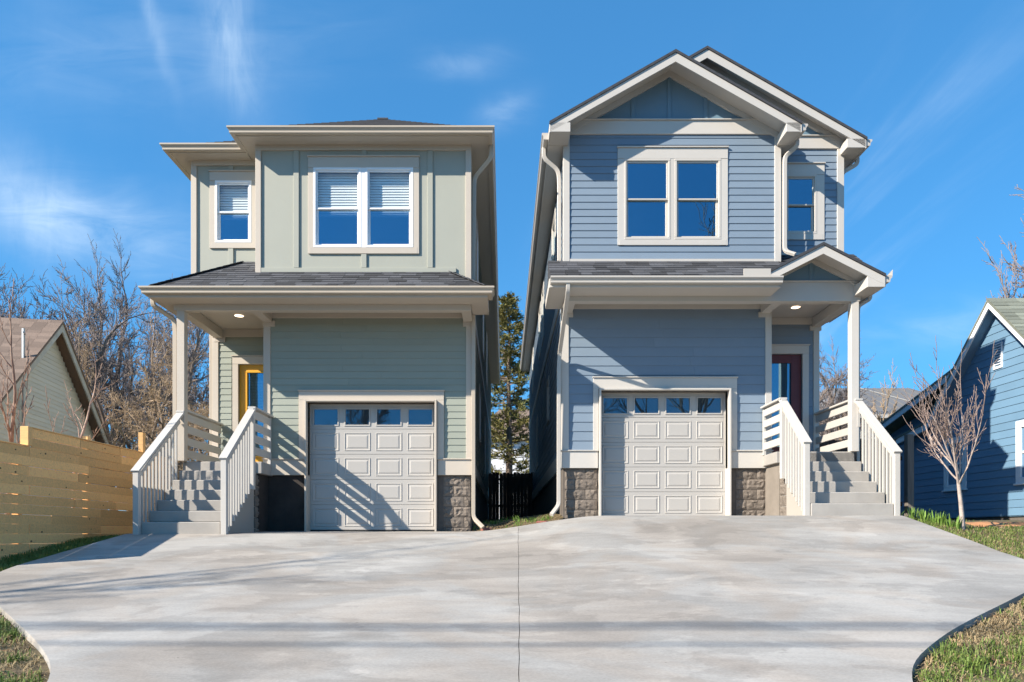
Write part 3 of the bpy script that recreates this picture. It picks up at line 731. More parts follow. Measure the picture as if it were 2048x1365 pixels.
    box('ceiling', -6.0, Rr, Yb + .12, Yg - .0, 4.262, 4.30, beige, H); box('ceiling', -6.0, Bx, Yg, Yd, 4.262, 4.30, beige, H)
    lt = MB(); n = 24
    lt.poly([(-5.17 + .085 * math.cos(i * 2 * math.pi / n), 13.66 + .085 * math.sin(i * 2 * math.pi / n), 4.252) for i in range(n)], [tuple(range(n - 1, -1, -1))])
    lp = lt.build('ceiling_light', lampm, H)
    rim = MB()
    for i in range(n):
        a, b_ = i * 2 * math.pi / n, (i + 1) * 2 * math.pi / n
        rim.poly([(-5.17 + r0 * math.cos(t), 13.66 + r0 * math.sin(t), z_) for (r0, t, z_) in ((.085, a, 4.252), (.085, b_, 4.252), (.105, b_, 4.2605), (.105, a, 4.2605))], [(0, 1, 2, 3)])
    rim.build('light_rim', white, lp)
    box('porch_post', -5.965, -5.825, Yb + .005, Yb + .145, 1.33, zb_, beige, H)
    # porch floor and stair
    zf = 1.33
    box('porch_floor', -5.93, -4.47, 12.92, Yd, zf - .22, zf, stepc, H, .01)
    pw = box('porch_wall', -5.88, -4.56, 13.0, 14.5, -.1, zf - .22, shadebase, H, 0)
    blocks(box('porch_wall', -5.86, -4.60, 12.95, 12.999, -.1, zf - .22, mortar, H, 0), 'x', -4.575, 12.86, 13.05, .0, zf - .23, R(90))
    stairs(H, -5.864, -4.577, 11.3, .265, .19, 7, 0.0, -4.6)
    fo = lambda y: max(.0, (y - 11.2) / .265 * .19 - .12)
    ro = stair_rail(H, -5.90, 11.25, 1.045, 12.76, 2.225, -.02, railp, 12.82, 0, fo, post_top=False)
    ri = stair_rail(H, -4.50, 11.27, 1.25, 12.5, 2.25, -.02, railp, Yg - .036, 4, fo)
    lv = MB(); lv.beam((-5.9, 12.895, 2.27), (-5.9, Yd - .04, 2.27), .14, .035); lo = lv.build('railing', railp, H)
    for k in range(4):
        za = 2.24 - .145 - k * .225; box('slat', -5.918, -5.882, 12.897, Yd - .04, za, za + .14, railp, lo)
    # roofs
    ye, zeave, sl = 12.36, 4.35, .74
    xl, xr = -6.28, -.29
    zq = lambda y: zeave + sl * (y - ye)
    rf = MB()
    rf.poly([(xl, ye, zeave), (xr, ye, zeave), (xr - .70, Yu, zq(Yu)), (Bx, Yu, zq(Yu)), (Bx, Yr, zq(Yr)), (xl + 1.24, Yr, zq(Yr))], [(0, 1, 2, 3, 4, 5)])
    rf.poly([(xl, ye, zeave), (xl + 1.24, Yr, zq(Yr)), (xl, Yr + .01, zeave)], [(0, 1, 2)]); rf.poly([(xr, ye, zeave), (xr, Yu + .3, zeave), (xr - .70, Yu, zq(Yu))], [(0, 1, 2)])
    pr = rf.build('porch_roof', shing_mass, H)
    ln = math.hypot(1, sl); u = Vector((0, 1, sl)).normalized()
    def ext(s):
        y = s / ln; l = xl + y; r_ = xr - y
        if ye + y > Yu: r_ = Bx
        return (l, r_)
    shingles(pr, (0, ye, zeave), (1, 0, 0), u, 8, .128, lambda s: ext(s), shing, (.2, .36), 4)
    shingles(pr, (0, ye, zeave) , (1, 0, 0), u, 0, .128, ext, shing)
    for r0 in range(8, 12): 
        s = r0 * .128
        shingles(pr, Vector((0, ye, zeave)) + u * s, (1, 0, 0), u, 1, .128, lambda q, s=s: ext(s + q), shing, (.2, .36), 40 + r0)
    def hipcaps(p0, p1):
        p0 = Vector(p0); p1 = Vector(p1); d = (p1 - p0); n_ = max(1, int(d.length / .14))
        for i in range(n_):
            a = p0 + d * (i / n_); b_ = p0 + d * min(1, (i + 1.25) / n_)
            beam('hip_cap', a + Vector((0, 0, .028)), b_ + Vector((0, 0, .02)), .17, .014, shing, pr, .003)
    hipcaps((xl, ye, zeave), (xl + 1.2, Yr - .04, zq(Yr - .04))); hipcaps((xr, ye, zeave), (xr - .68, Yu - .02, zq(Yu - .02)))
    sf = MB(); sf.box(xl, xr, ye, Yb - .0, zeave - .17, zeave - .155, 0); sf.box(xl, -6.021, Yb, Yr, zeave - .17, zeave - .155, 0); sf.box(Rr + .031, xr, Yb, Yu + .3, zeave - .17, zeave - .155, 0); sf.build('soffit', beige, H)
    sweep_h('fascia', [(-.02, -.175), (.0, -.175), (.0, -.01), (-.02, -.01)], [(xl, Yr + .0, zeave), (xl, ye, zeave), (xr, ye, zeave), (xr, Yu + .3, zeave)][::1], beige, H)
    sweep_h('gutter', [(a + .001, b_ - .13) for a, b_ in GUT], [(xl, Yr, zeave), (xl, ye, zeave), (xr, ye, zeave), (xr, ye + .3, zeave)], gutterb, H)
    # top eaves
    et = 7.355
    ex = [(-6.36, Yk + .3), (-6.36, 13.28), (-4.88, 13.28), (-4.88, 12.72), (-.29, 12.72), (-.29, Yk + .3)]
    sweep_h('fascia', [(-.02, -.135), (.0, -.135), (.0, -.0), (-.02, -.0)], [(a, b_, et) for a, b_ in ex], beige, H)
    sweep_h('gutter', [(a + .001, b_ - .12) for a, b_ in GUT], [(a, b_, et) for a, b_ in ex], gutterb, H)
    so = MB(); so.box(-6.355, L + .0, 13.29, Yk + .3, 7.235, 7.248, 0); so.box(L, -4.885, 13.285, Yr, 7.2352, 7.248, 0); so.box(-4.875, Bx, 12.73, Yr, 7.2354, 7.248, 0); so.box(Bx, Rr, 12.73, Yu, 7.2356, 7.248, 0); so.box(Rr, -.295, 12.73, Yk + .3, 7.2358, 7.248, 0); so.build('soffit', beige, H)
    sr = .665
    def hip(x0, x1, y0, y1, z0, nm):
        """hip roof with stepped shingle courses"""
        hw = (x1 - x0) / 2; m = MB(); st_ = .125; n_ = int(hw / st_) + 1
        for i in range(n_):
            d0 = min(i * st_, hw - .001); d1 = min(d0 + st_, hw); za = z0 + d0 * sr; zb2 = z0 + d1 * sr; th = .012
            A = [(x0 + d0, y0 + d0), (x1 - d0, y0 + d0), (x1 - d0, y1 - d0), (x0 + d0, y1 - d0)]; B = [(x0 + d1, y0 + d1), (x1 - d1, y0 + d1), (x1 - d1, y1 - d1), (x0 + d1, y1 - d1)]
            for k in range(4):
                k2 = (k + 1) % 4
                m.poly([(*A[k], za), (*A[k2], za), (*A[k2], za + th), (*A[k], za + th), (*B[k2], zb2), (*B[k], zb2)], [(0, 1, 2, 3), (3, 2, 4, 5)])
        return m.build(nm, shing_mass, H)
    hip(-6.37, -.28, 13.27, Yk + .3, et - .0, 'roof'); rb = hip(-4.89, -.28, 12.71, 22.0, et + .003, 'roof')
    box('ridge_cap', -2.70, -2.47, 14.9, 15.3, et + 1.475, et + 1.507, shing, rb)
    box('splash_guard', -5.02, -4.88, 13.165, 13.175, et - .01, et + .10, gutterb, H)
    # downspouts
    pipe('downspout', [(-.235, 13.05, 7.24), (-.235, 13.05, 7.02), (-.56, 13.22, 6.72), (-.58, 13.22, 4.5), (-.585, 13.42, 4.2), (-.585, 13.42, .30), (-.40, 13.28, .12)], .075, .055, gutterb, H, .09)
    pipe('downspout', [(-6.33, 12.62, 4.24), (-6.33, 12.62, 4.12), (-6.06, 12.86, 3.94), (-6.04, 12.86, 3.75), (-6.04, 12.86, 1.2)], .075, .055, gutterb, H, .09)
    pipe('downspout', [(-6.10, 14.62, 7.2), (-6.10, 14.62, .3)], .09, .06, gutterb, H, .05)
    return H
left_house()

# ================================================================== RIGHT HOUSE (blue)
def right_house():
    H = thing('house', 'blue lap sided two storey house with front gables, white trim and maroon door', 'house', (3.8, 13.6, .3))
    L, Rr, Bx = 1.13, 6.5, 5.17; Yg, Yu, Yr, Yd, Yk = 13.6, 13.14, 13.45, 14.5, 31.0
    zc = 4.47; ze = 7.45; sl = .57
    gop = (1.875, 4.342, .3, 2.77)
    wl = wall('wall', 'y', Yg, L, Bx, 1.275, zc, [(gop[0], gop[1], 1.275, gop[3])], blue, H)
    siding(wl, 'y', Yg, L + .12, Bx - .1, 1.625, 4.38, .182, [(1.74, 4.50, 0, 3.0)], blue, joints=2.6)
    box('corner_board', L - .02, L + .125, Yg - .035, Yg + .1, 1.62, zc - .1, white, H); box('corner_board', Bx - .1, Bx + .02, Yg - .035, Yg + .1, 1.62, zc - .1, white, H)
    box('frieze_board', L + .125, Bx - .1, Yg - .03, Yg, 4.36, zc, white, H)
    for (a, b_) in ((L - .03, 1.82), (4.395, Bx + .03)):
        box('skirt_board', a, b_, Yg - .036, Yg + .02, 1.273, 1.60, white, H); box('skirt_cap', a - .012, b_ + .012, Yg - .062, Yg + .02, 1.601, 1.622, white, H)
    core = box('foundation', L + .02, 1.83, Yg + .045, Yg + .3, .2, 1.273, mortar, H, 0); blocks(core, 'y', Yg + .04, L + .05, 1.81, .28, 1.265)
    core = box('foundation', 4.40, Bx, Yg + .045, Yg + .3, .2, 1.273, mortar, H, 0); blocks(core, 'y', Yg + .04, 4.52, 5.10, .28, 1.265)
    box('garage_casing', 1.73, 4.517, Yg - .04, Yg + .01, 2.812, 3.02, white, H); box('garage_casing', 1.73, 1.835, Yg - .04, Yg + .01, 1.623, 2.811, white, H); box('garage_casing', 4.382, 4.517, Yg - .04, Yg + .01, 1.623, 2.811, white, H)
    box('casing_cap', 1.715, 4.532, Yg - .065, Yg + .01, 3.021, 3.043, white, H)
    jm = MB(); jm.box(1.84, 1.875, Yg - .13, Yg + .19, .29, 2.805); jm.box(4.342, 4.377, Yg - .13, Yg + .19, .29, 2.805); jm.box(1.875, 4.342, Yg - .13, Yg + .19, 2.77, 2.805); jm.build('garage_jamb', white, H)
    garage_door(H, 1.875, 4.342, .335, 2.77, Yg + .15)
    # door wall
    dop = (5.26, 6.17, 1.515, 3.72)
    wd_ = wall('wall', 'y', Yd, Bx - .1, Rr, .3, zc, [dop], blue, H)
    siding(wd_, 'y', Yd, Bx, Rr - .1, 1.54, 4.36, .182, [(5.0, 6.29, 1.0, 3.9)], blue)
    box('corner_board', Rr - .1, Rr + .02, Yd - .035, Yd + .1, 1.5, zc - .19, white, H); box('frieze_board', Bx, Rr, Yd - .032, Yd, 4.33, zc, white, H)
    wall('wall', 'x', Bx, Yg, Yd, 1.275, zc, [], blue, H, sgn=-1)
    box('door_casing', 6.17, 6.30, Yd - .04, Yd + .02, 1.52, 3.72, white, H); box('door_casing', 5.2, 6.30, Yd - .042, Yd + .02, 3.721, 3.89, white, H); box('casing_cap', 5.2, 6.32, Yd - .065, Yd + .02, 3.891, 3.915, white, H)
    db = MB(); gx0, gx1, gz0, gz1 = 5.46, 5.966, 1.80, 3.55
    db.box(5.26, gx0, Yd + .04, Yd + .085, 1.52, 3.72); db.box(gx1, 6.17, Yd + .04, Yd + .085, 1.52, 3.72); db.box(gx0, gx1, Yd + .04, Yd + .085, gz1, 3.72); db.box(gx0, gx1, Yd + .04, Yd + .085, 1.52, gz0)
    door = db.build('front_door', rdoor, H); door['label'] = 'maroon front door with full length glass'
    gb = MB()
    for q in ring(gx0 - .03, gx1 + .03, gz0 - .03, gz1 + .03, .035): gb.box(q[0], q[1], Yd + .027, Yd + .05, q[2], q[3], .006)
    gb.build('glass_frame', rdoor, door); box('pane', gx0, gx1, Yd + .058, Yd + .064, gz0, gz1, pane_m, door, 0)
    box('handle', 5.30, 5.33, Yd - .01, Yd + .04, 2.45, 2.6, brass, door)
    # upper bay
    rx = 3.1; zr = ze + sl * (rx - .83)     # bay ridge
    wf = (2.25, 4.066, 5.51, 7.03); tf = (2.13, 4.195, 5.406, 7.227)
    zw = lambda x: zr - .05 - sl * abs(x - rx)
    wb = wall('wall', 'y', Yu, L, Bx, 4.6, 7.4, [wf], blue, H)
    siding(wb, 'y', Yu, L + .1, Bx - .1, 5.155, 7.49, .1335, [(tf[0] + .02, tf[1] - .02, tf[2] + .02, tf[3] - .02)], blue, joints=3)
    gp = prism('gable_panel', [(L, 7.4), (Bx, 7.4), (Bx, zw(Bx)), (rx, zw(rx)), (L, zw(L))], 'y', Yu - .002, Yu + .1, blue_panel, H)
    for x in (1.75, 2.42, 3.10, 3.78, 4.44):
        z1_ = zw(x) - .12
        if z1_ > 7.8: box('batten', x - .038, x + .038, Yu - .022, Yu, 7.745, z1_, blue_panel, gp)
    box('corner_board', L - .02, L + .10, Yu - .035, Yu + .1, 5.10, 7.48, white, H); box('corner_board', Bx - .10, Bx + .02, Yu - .035, Yu + .1, 5.05, 7.48, white, H)
    box('frieze_board', L - .02, Bx + .02, Yu - .04, Yu + .02, 7.482, 7.735, white, H); box('frieze_cap', L + .1, Bx - .1, Yu - .07, Yu + .02, 7.736, 7.758, white, H)
    box('base_flashing', L - .02, Bx + .02, Yu - .03, Yu, 5.10, 5.15, white, H)
    window(H, tf, wf, Yu, 2, almond, white, 6.27)
    wall('wall', 'x', L, Yu, Yg + .1, 4.4, 7.4, [], blue, H); wall('wall', 'x', Bx, Yu, Yr, 4.9, 7.4, [], blue, H, sgn=-1)
    # recess wall
    wr = (5.39, 6.0, 5.75, 6.89); tr = (5.28, 6.147, 5.64, 7.09)
    RX = (L + Rr) / 2; ZR = ze + sl * (RX - .83)
    ZW = lambda x: ZR - .05 - sl * abs(x - RX)
    wc = wall('wall', 'y', Yr, Bx, Rr, 4.6, 7.4, [wr], blue, H)
    siding(wc, 'y', Yr, Bx + .0, Rr - .1, 5.40, 7.40, .1335, [(tr[0] + .02, tr[1] - .02, tr[2] + .02, tr[3] - .02)], blue)
    prism('gable_panel', [(L + .1, 7.4), (Rr, 7.4), (Rr, ZW(Rr)), (RX, ZW(RX)), (L + .1, ZW(L + .1))], 'y', Yr - .002, Yr + .1, blue_panel, H)
    box('corner_board', Rr - .11, Rr + .02, Yr - .035, Yr + .1, 5.2, 7.38, white, H)
    box('frieze_board', Bx, Rr + .02, Yr - .04, Yr + .02, 7.382, 7.61, white, H); box('frieze_cap', Bx, Rr - .15, Yr - .07, Yr + .02, 7.611, 7.633, white, H)
    box('base_flashing', Bx, Rr, Yr - .03, Yr, 5.345, 5.395, white, H)
    window(H, tr, wr, Yr, 1, almond, white, 6.31)
    # sides and back
    sh = [(15.2, 16.1, 5.6, 7.0), (19.6, 20.5, 5.6, 7.0), (21.3, 22.2, 5.6, 7.0), (17.4, 18.0, 2.9, 3.8), (23.0, 24.0, 2.3, 3.8), (26.5, 27.4, 5.6, 7.0)]
    ws = wall('wall', 'x', L, Yg, Yk, 1.275, 7.4, sh, blue, H)
    hs_ = [(a - .1, b_ + .1, c - .1, d + .1) for a, b_, c, d in sh]
    siding(ws, 'x', L, Yg + .1, Yk - .1, 1.625, 4.55, .182, hs_, blue, R(-90), joints=6); siding(ws, 'x', L, Yu + .1, Yk - .1, 4.80, 7.28, .1335, hs_, blue, R(-90), joints=6)
    box('band_board', L - .03, L, Yg + .1, Yk, 4.55, 4.8, white, H); box('skirt_board', L - .032, L, Yg, Yk, 1.30, 1.62, white, H)
    box('foundation', L + .012, L + .3, Yg + .302, Yk, .0, 1.3, mortar, H, 0)
    for (a, b_, c, d) in sh:
        mb = MB()
        for q in ring(a, b_, c, d, .05): mb.box(L - .02, L + .05, q[0], q[1], q[2], q[3])
        mb.box(L, L + .04, a, b_, (c + d) / 2 - .02, (c + d) / 2 + .02)
        wn = mb.build('window', almond, H); box('pane', L + .025, L + .03, a + .04, b_ - .04, c + .04, d - .04, pane_m, wn, 0)
        mt = MB()
        for q in ring(a - .1, b_ + .1, c - .1, d + .12, .105): mt.box(L - .03, L + .01, q[0], q[1], q[2], q[3])
        mt.build('trim', white, wn)
    wall('wall', 'x', Rr, Yd, Yk, .2, 7.4, [], blue, H, sgn=-1); wall('wall', 'x', Rr, Yr, Yd, zc, 7.4, [], blue, H, sgn=-1); wall('wall', 'y', Yk, L, Rr, .2, 7.4, [], blue, H)
    prism('gable_panel', [(L, 7.4), (Rr, 7.4), (RX, ZW(RX))], 'y', Yk - .1, Yk, blue_panel, H)
    box('upper_floor', L + .13, Rr - .13, Yg + .2, Yk - .1, zc + .05, zc + .3, interior, H, 0); box('attic_floor', L + .13, Rr - .13, Yr + .14, Yk - .1, 7.3, 7.35, interior, H, 0); box('attic_floor', L + .13, Bx - .13, Yu + .14, Yr + .139, 7.3, 7.35, interior, H, 0)
    # gable roofs
    def gable(xa, xb, xm, zm, y0, y1, nm, left=True, rake_t=.165):
        za = zm - sl * (xm - xa); zb2 = zm - sl * (xb - xm); t = .05
        r_ = MB()
        r_.poly([(xa, y0, za), (xm, y0, zm), (xm, y1, zm), (xa, y1, za), (xa, y0, za - t), (xm, y0, zm - t), (xm, y1, zm - t), (xa, y1, za - t)], [(0, 1, 2, 3), (4, 7, 6, 5), (0, 4, 5, 1), (0, 3, 7, 4), (2, 6, 7, 3)])
        r_.poly([(xb, y0, zb2), (xm, y0, zm), (xm, y1, zm), (xb, y1, zb2), (xb, y0, zb2 - t), (xm, y0, zm - t), (xm, y1, zm - t), (xb, y1, zb2 - t)], [(0, 3, 2, 1), (4, 5, 6, 7), (0, 1, 5, 4), (0, 4, 7, 3), (2, 3, 7, 6)])
        o = r_.build(nm, shing_mass, H)
        for (xe, zz_) in ((xa, za), (xb, zb2)):
            s_ = 1 if xe > xm else -1; e = xe - s_ * .02
            ze_ = zm - sl * abs(e - xm)
            o2 = prism('rake_board', [(e, ze_ - t - .002), (xm, zm - t - .002), (xm, zm - t - rake_t), (e, ze_ - t - rake_t * .86)], 'y', y0 + .02, y0 + .05, white, H)
        return o
    R1 = gable(.82, 5.38, rx, zr, 12.62, Yr - .01, 'roof'); R2 = gable(.815, 2 * RX - .815, RX, ZR + .001, 13.12, Yk + .4, 'roof')
    def soffit_under(xa, xb, xm, zm, y0, y1, t):
        mb = MB()
        for xe in (xa, xb):
            ze_ = zm - sl * abs(xe - xm)
            mb.poly([(xe, y0, ze_ - t), (xm, y0, zm - t), (xm, y1, zm - t), (xe, y1, ze_ - t)], [(0, 1, 2, 3)])
        mb.build('soffit', white, H)
    soffit_under(.84, 5.36, rx, zr, 12.66, Yu + .0, .075); soffit_under(.84, 2 * RX - .84, RX, ZR, 13.16, Yr, .075)
    for (xa, xb, xm, zf_, y) in ((L, Bx, rx, zw, Yu), (L, Rr, RX, ZW, Yr)):
        for s_ in (-1, 1):
            xe = xa if s_ < 0 else xb
            o2 = prism('rake_frieze', [(xe, zf_(xe) - .027), (xm, zf_(xm) - .027), (xm, zf_(xm) - .135), (xe, zf_(xe) - .135)], 'y', y - .05, y - .003, white, H)
    for (x0_, x1_, y0_, y1_) in ((.84, 1.20, 12.64, Yu - .041), (5.10, 5.36, 12.64, Yu - .041), (6.44, 6.785, 13.14, Yr - .041)):
        zt = 7.45 if x0_ < 6 else 7.44
        box('eave_return', x0_, x1_, y0_, y1_, zt - .19, zt - .02, white, H)
    for (x0_, x1_, y0_) in ((.84, L, Yu - .04), (Rr, 6.785, Yr - .04), ):
        box('soffit', x0_, x1_, y0_, Yk + .3, 7.255, 7.275, white, H, 0)
    box('soffit', Bx, 5.36, Yu - .04, Yr, 7.255, 7.275, white, H, 0)
    box('fascia', .82, .84, 12.64, Yk + .3, 7.25, 7.40, white, H); box('fascia', 6.786, 6.806, 13.14, Yk + .3, 7.24, 7.39, white, H); box('fascia', 5.361, 5.38, 12.64, Yr, 7.25, 7.39, white, H)
    sweep_h('gutter', [(a + .001, b_ - .125) for a, b_ in GUT], [(.82, Yk + .3, 7.42), (.82, 12.95, 7.42)], gutterw, H)
    sweep_h('gutter', [(a + .001, b_ - .125) for a, b_ in GUT], [(6.806, 13.16, 7.42), (6.806, Yk, 7.42)], gutterw, H)
    sweep_h('gutter', [(a + .001, b_ - .125) for a, b_ in GUT], [(5.38, 12.66, 7.42), (5.38, Yr - .03, 7.42)], gutterw, H)
    # porch beam etc
    Yb = 12.85; zb_ = 4.27
    box('porch_beam', 1.15, 6.55, Yb, Yb + .16, zb_, 4.62, white, H)
    for x0_ in (L + .01, 4.97, 6.36):
        ye = Yd if x0_ > 6 else Yg
        box('cross_beam', x0_, x0_ + .18, Yb + .161, ye - .044, zb_ + .001, 4.46, white, H); box('capital', x0_ - .035, x0_ + .20, ye - .043, ye + .02, zb_ - .07, 4.30, white, H)
    box('ceiling', L + .02, 6.5, Yb + .12, Yg, 4.472, 4.50, white, H); box('ceiling', Bx, 6.5, Yg, Yd, 4.472, 4.50, white, H)
    n = 24; lt = MB(); lt.poly([(5.75 + .085 * math.cos(i * 2 * math.pi / n), 13.8 + .085 * math.sin(i * 2 * math.pi / n), 4.462) for i in range(n)], [tuple(range(n - 1, -1, -1))])
    lp = lt.build('ceiling_light', lampm, H)
    rim = MB()
    for i in range(n):
        a, b_ = i * 2 * math.pi / n, (i + 1) * 2 * math.pi / n
        rim.poly([(5.75 + r0 * math.cos(t), 13.8 + r0 * math.sin(t), z_) for (r0, t, z_) in ((.085, a, 4.462), (.085, b_, 4.462), (.105, b_, 4.4705), (.105, a, 4.4705))], [(0, 1, 2, 3)])
    rim.build('light_rim', white, lp)
    box('porch_post', 6.38, 6.52, Yb + .005, Yb + .145, 1.515, zb_, white, H)
    zf = 1.515
    box('porch_floor', 5.02, 6.46, 12.9, Yd, zf - .21, zf, stepc, H, .01)
    box('porch_wall', 5.09, 6.4, 12.95, 14.45, .1, zf - .21, pargeb, H, 0)
    pk = box('porch_wall', 5.12, 6.4, 12.62, 12.949, .1, zf - .40, mortar, H, 0); blocks(pk, 'x', 5.11, 12.66, 12.95, .28, zf - .22, R(-90))
    stairs(H, 5.09, 6.46, 11.6, .26, .2, 6, .305, 5.1)
    fo = lambda y: max(.29, .30 + (y - 11.55) / .26 * .2 - .12)
    stair_rail(H, 5.035, 11.66, 1.557, 12.63, 2.436, .26, railp, Yg - .036, 4, fo)
    stair_rail(H, 6.51, 11.62, 1.394, 12.85, 2.46, .26, railp, 12.9, 0, fo, post_top=False)
    lv = MB(); lv.beam((6.46, 12.996, 2.475), (6.46, Yd - .04, 2.475), .14, .035); lo = lv.build('railing', railp, H)
    for k in range(4):
        za = 2.445 - .145 - k * .225; box('slat', 6.442, 6.478, 12.997, Yd - .04, za, za + .14, railp, lo)
    # porch roof
    ye, zeave, ps = 12.40, 4.53, .78
    zq = lambda y: zeave + ps * (y - ye)
    rf = MB()
    rf.poly([(.82, ye, zeave), (4.52, ye, zeave), (Bx, 12.88, zq(12.88)), (Bx, Yu, zq(Yu)), (.82, Yu, zq(Yu))], [(0, 1, 2, 3, 4)]); rf.poly([(Bx, 12.94, zq(12.94)), (6.72, 12.94, zq(12.94)), (6.72, Yr, zq(Yr)), (Bx, Yr, zq(Yr))], [(0, 1, 2, 3)])
    rf.poly([(.82, ye, zeave), (.82, Yu, zq(Yu)), (.82, Yu, zeave - .15), (.82, ye, zeave - .15)], [(0, 1, 2, 3)])
    pr = rf.build('porch_roof', shing_mass, H)
    ln = math.hypot(1, ps); u = Vector((0, 1, ps)).normalized()
    def ext(s):
        y = ye + s / ln
        return (.82, min(Bx, 4.52 + 1.35 * (y - ye))) if y < Yu else (Bx, 6.72)
    for r0 in range(10):
        s = r0 * .132
        if ye + (s + .06) / ln > Yr: break
        shingles(pr, Vector((0, ye, zeave)) + u * s, (1, 0, 0), u, 1, .132, lambda q, s=s: ext(s + q), shing, (.2, .36), 140 + r0)
    box('end_board', .80, .819, ye, Yg - .04, zeave - .17, zeave - .01, white, H)
    sf = MB(); sf.box(.82, 4.9, ye, Yb, zeave - .165, zeave - .15, 0); sf.box(.82, L, Yb, Yg, zeave - .1652, zeave - .15, 0); sf.box(6.551, 6.7, Yb, Yd, zeave - .1654, zeave - .15, 0); sf.build('soffit', white, H)
    box('fascia', .82, 4.86, ye - .02, ye, zeave - .17, zeave - .01, white, H)
    sweep_h('gutter', [(a + .001, b_ - .125) for a, b_ in GUT], [(.82, ye - .02, zeave), (4.90, ye - .02, zeave)], gutterw, H)
    box('splash_guard', 4.20, 4.68, ye - .13, ye - .12, zeave - .01, zeave + .12, gutterw, H)
    # little porch gable
    gx, gz, gs, g0 = 5.64, 5.15, .51, 12.34
    fz = lambda x: gz - gs * abs(x - gx)
    for s_ in (-1, 1):
        xe = gx + s_ * 1.10
        m = MB(); a = [(xe, g0, fz(xe)), (gx, g0, gz), (gx, Yr, gz), (xe, Yr, fz(xe))]
        m.poly(a + [(p[0], p[1], p[2] - .05) for p in a], [(0, 1, 2, 3), (7, 6, 5, 4), (0, 4, 5, 1), (2, 6, 7, 3), (0, 3, 7, 4)]); o = m.build('porch_gable_roof', shing_mass, H); fixn(o.data)
        prism('rake_board', [(xe - s_ * .01, fz(xe) - .052), (gx, gz - .052), (gx, gz - .052 - .15), (xe - s_ * .01, fz(xe) - .19)], 'y', g0 + .02, g0 + .05, white, H)
        prism('soffit', [(xe, fz(xe) - .06), (gx, gz - .06), (gx, gz - .075), (xe, fz(xe) - .075)], 'y', g0 + .051, Yb + .01, white, H)
        prism('rake_frieze', [(xe - s_ * .25, fz(xe - s_ * .25) - .076), (gx, gz - .076), (gx, gz - .175), (xe - s_ * .25, fz(xe - s_ * .25) - .175)], 'y', Yb - .02, Yb + .01, white, H)
    gp2 = prism('gable_panel', [(4.85, 4.60), (6.43, 4.60), (6.43, fz(6.43) - .08), (gx, gz - .08), (4.85, fz(4.85) - .08)], 'y', Yb + .011, Yb + .05, blue_panel, H)
    box('batten', gx - .035, gx + .035, Yb - .008, Yb + .011, 4.645, gz - .18, blue_panel, gp2)
    box('frieze_cap', 4.80, 6.56, Yb - .03, Yb + .05, 4.621, 4.643, white, H)
    box('eave_return', 6.42, 6.73, g0 + .022, Yb - .001, 4.36, 4.55, white, H)
    box('fascia', 6.731, 6.75, g0 + .03, Yd, 4.37, 4.55, white, H)
    sweep_h('gutter', [(a + .001, b_ - .125) for a, b_ in GUT], [(6.75, g0 + .04, 4.575), (6.75, Yd, 4.575)], gutterw, H)
    polyobj('splash_guard', [(6.80, g0 + .12, 4.56), (6.875, g0 + .045, 4.565), (6.882, g0 + .05, 4.68), (6.80, g0 + .12, 4.575)], [(0, 1, 2, 3)], metalroof, H)  # dark grey material stands in for the guard's shaded side
    # downspouts
    pipe('downspout', [(.755, 13.25, 7.30), (.755, 13.25, 7.10), (1.03, 13.3, 6.90), (1.05, 13.3, 6.7), (1.05, 13.3, 5.0)], .075, .055, gutterw, H, .09)
    pipe('downspout', [(1.13, 12.34, 4.42), (1.13, 12.36, 4.28), (1.07, 13.44, 3.48), (1.055, 13.46, 3.2), (1.055, 13.5, .55), (.90, 13.3, .36)], .075, .055, gutterw, H, .09)
    pipe('downspout', [(5.44, 13.0, 7.31), (5.44, 13.0, 7.2), (5.25, 13.08, 7.05), (5.245, 13.08, 6.9), (5.245, 13.08, 5.28), (5.40, 12.98, 5.18)], .075, .055, gutterw, H, .08)
    pipe('downspout', [(6.80, 13.0, 4.46), (6.80, 13.0, 4.36), (6.60, 13.04, 4.24), (6.59, 13.04, 4.1), (6.59, 13.04, 1.0)], .06, .055, gutterw, H, .08)
    pipe('downspout', [(6.86, 13.6, 7.31), (6.86, 13.6, 7.18), (6.57, 13.62, 7.02), (6.56, 13.62, 6.8), (6.56, 13.62, 5.3)], .075, .055, gutterw, H, .09)
    return H
right_house()

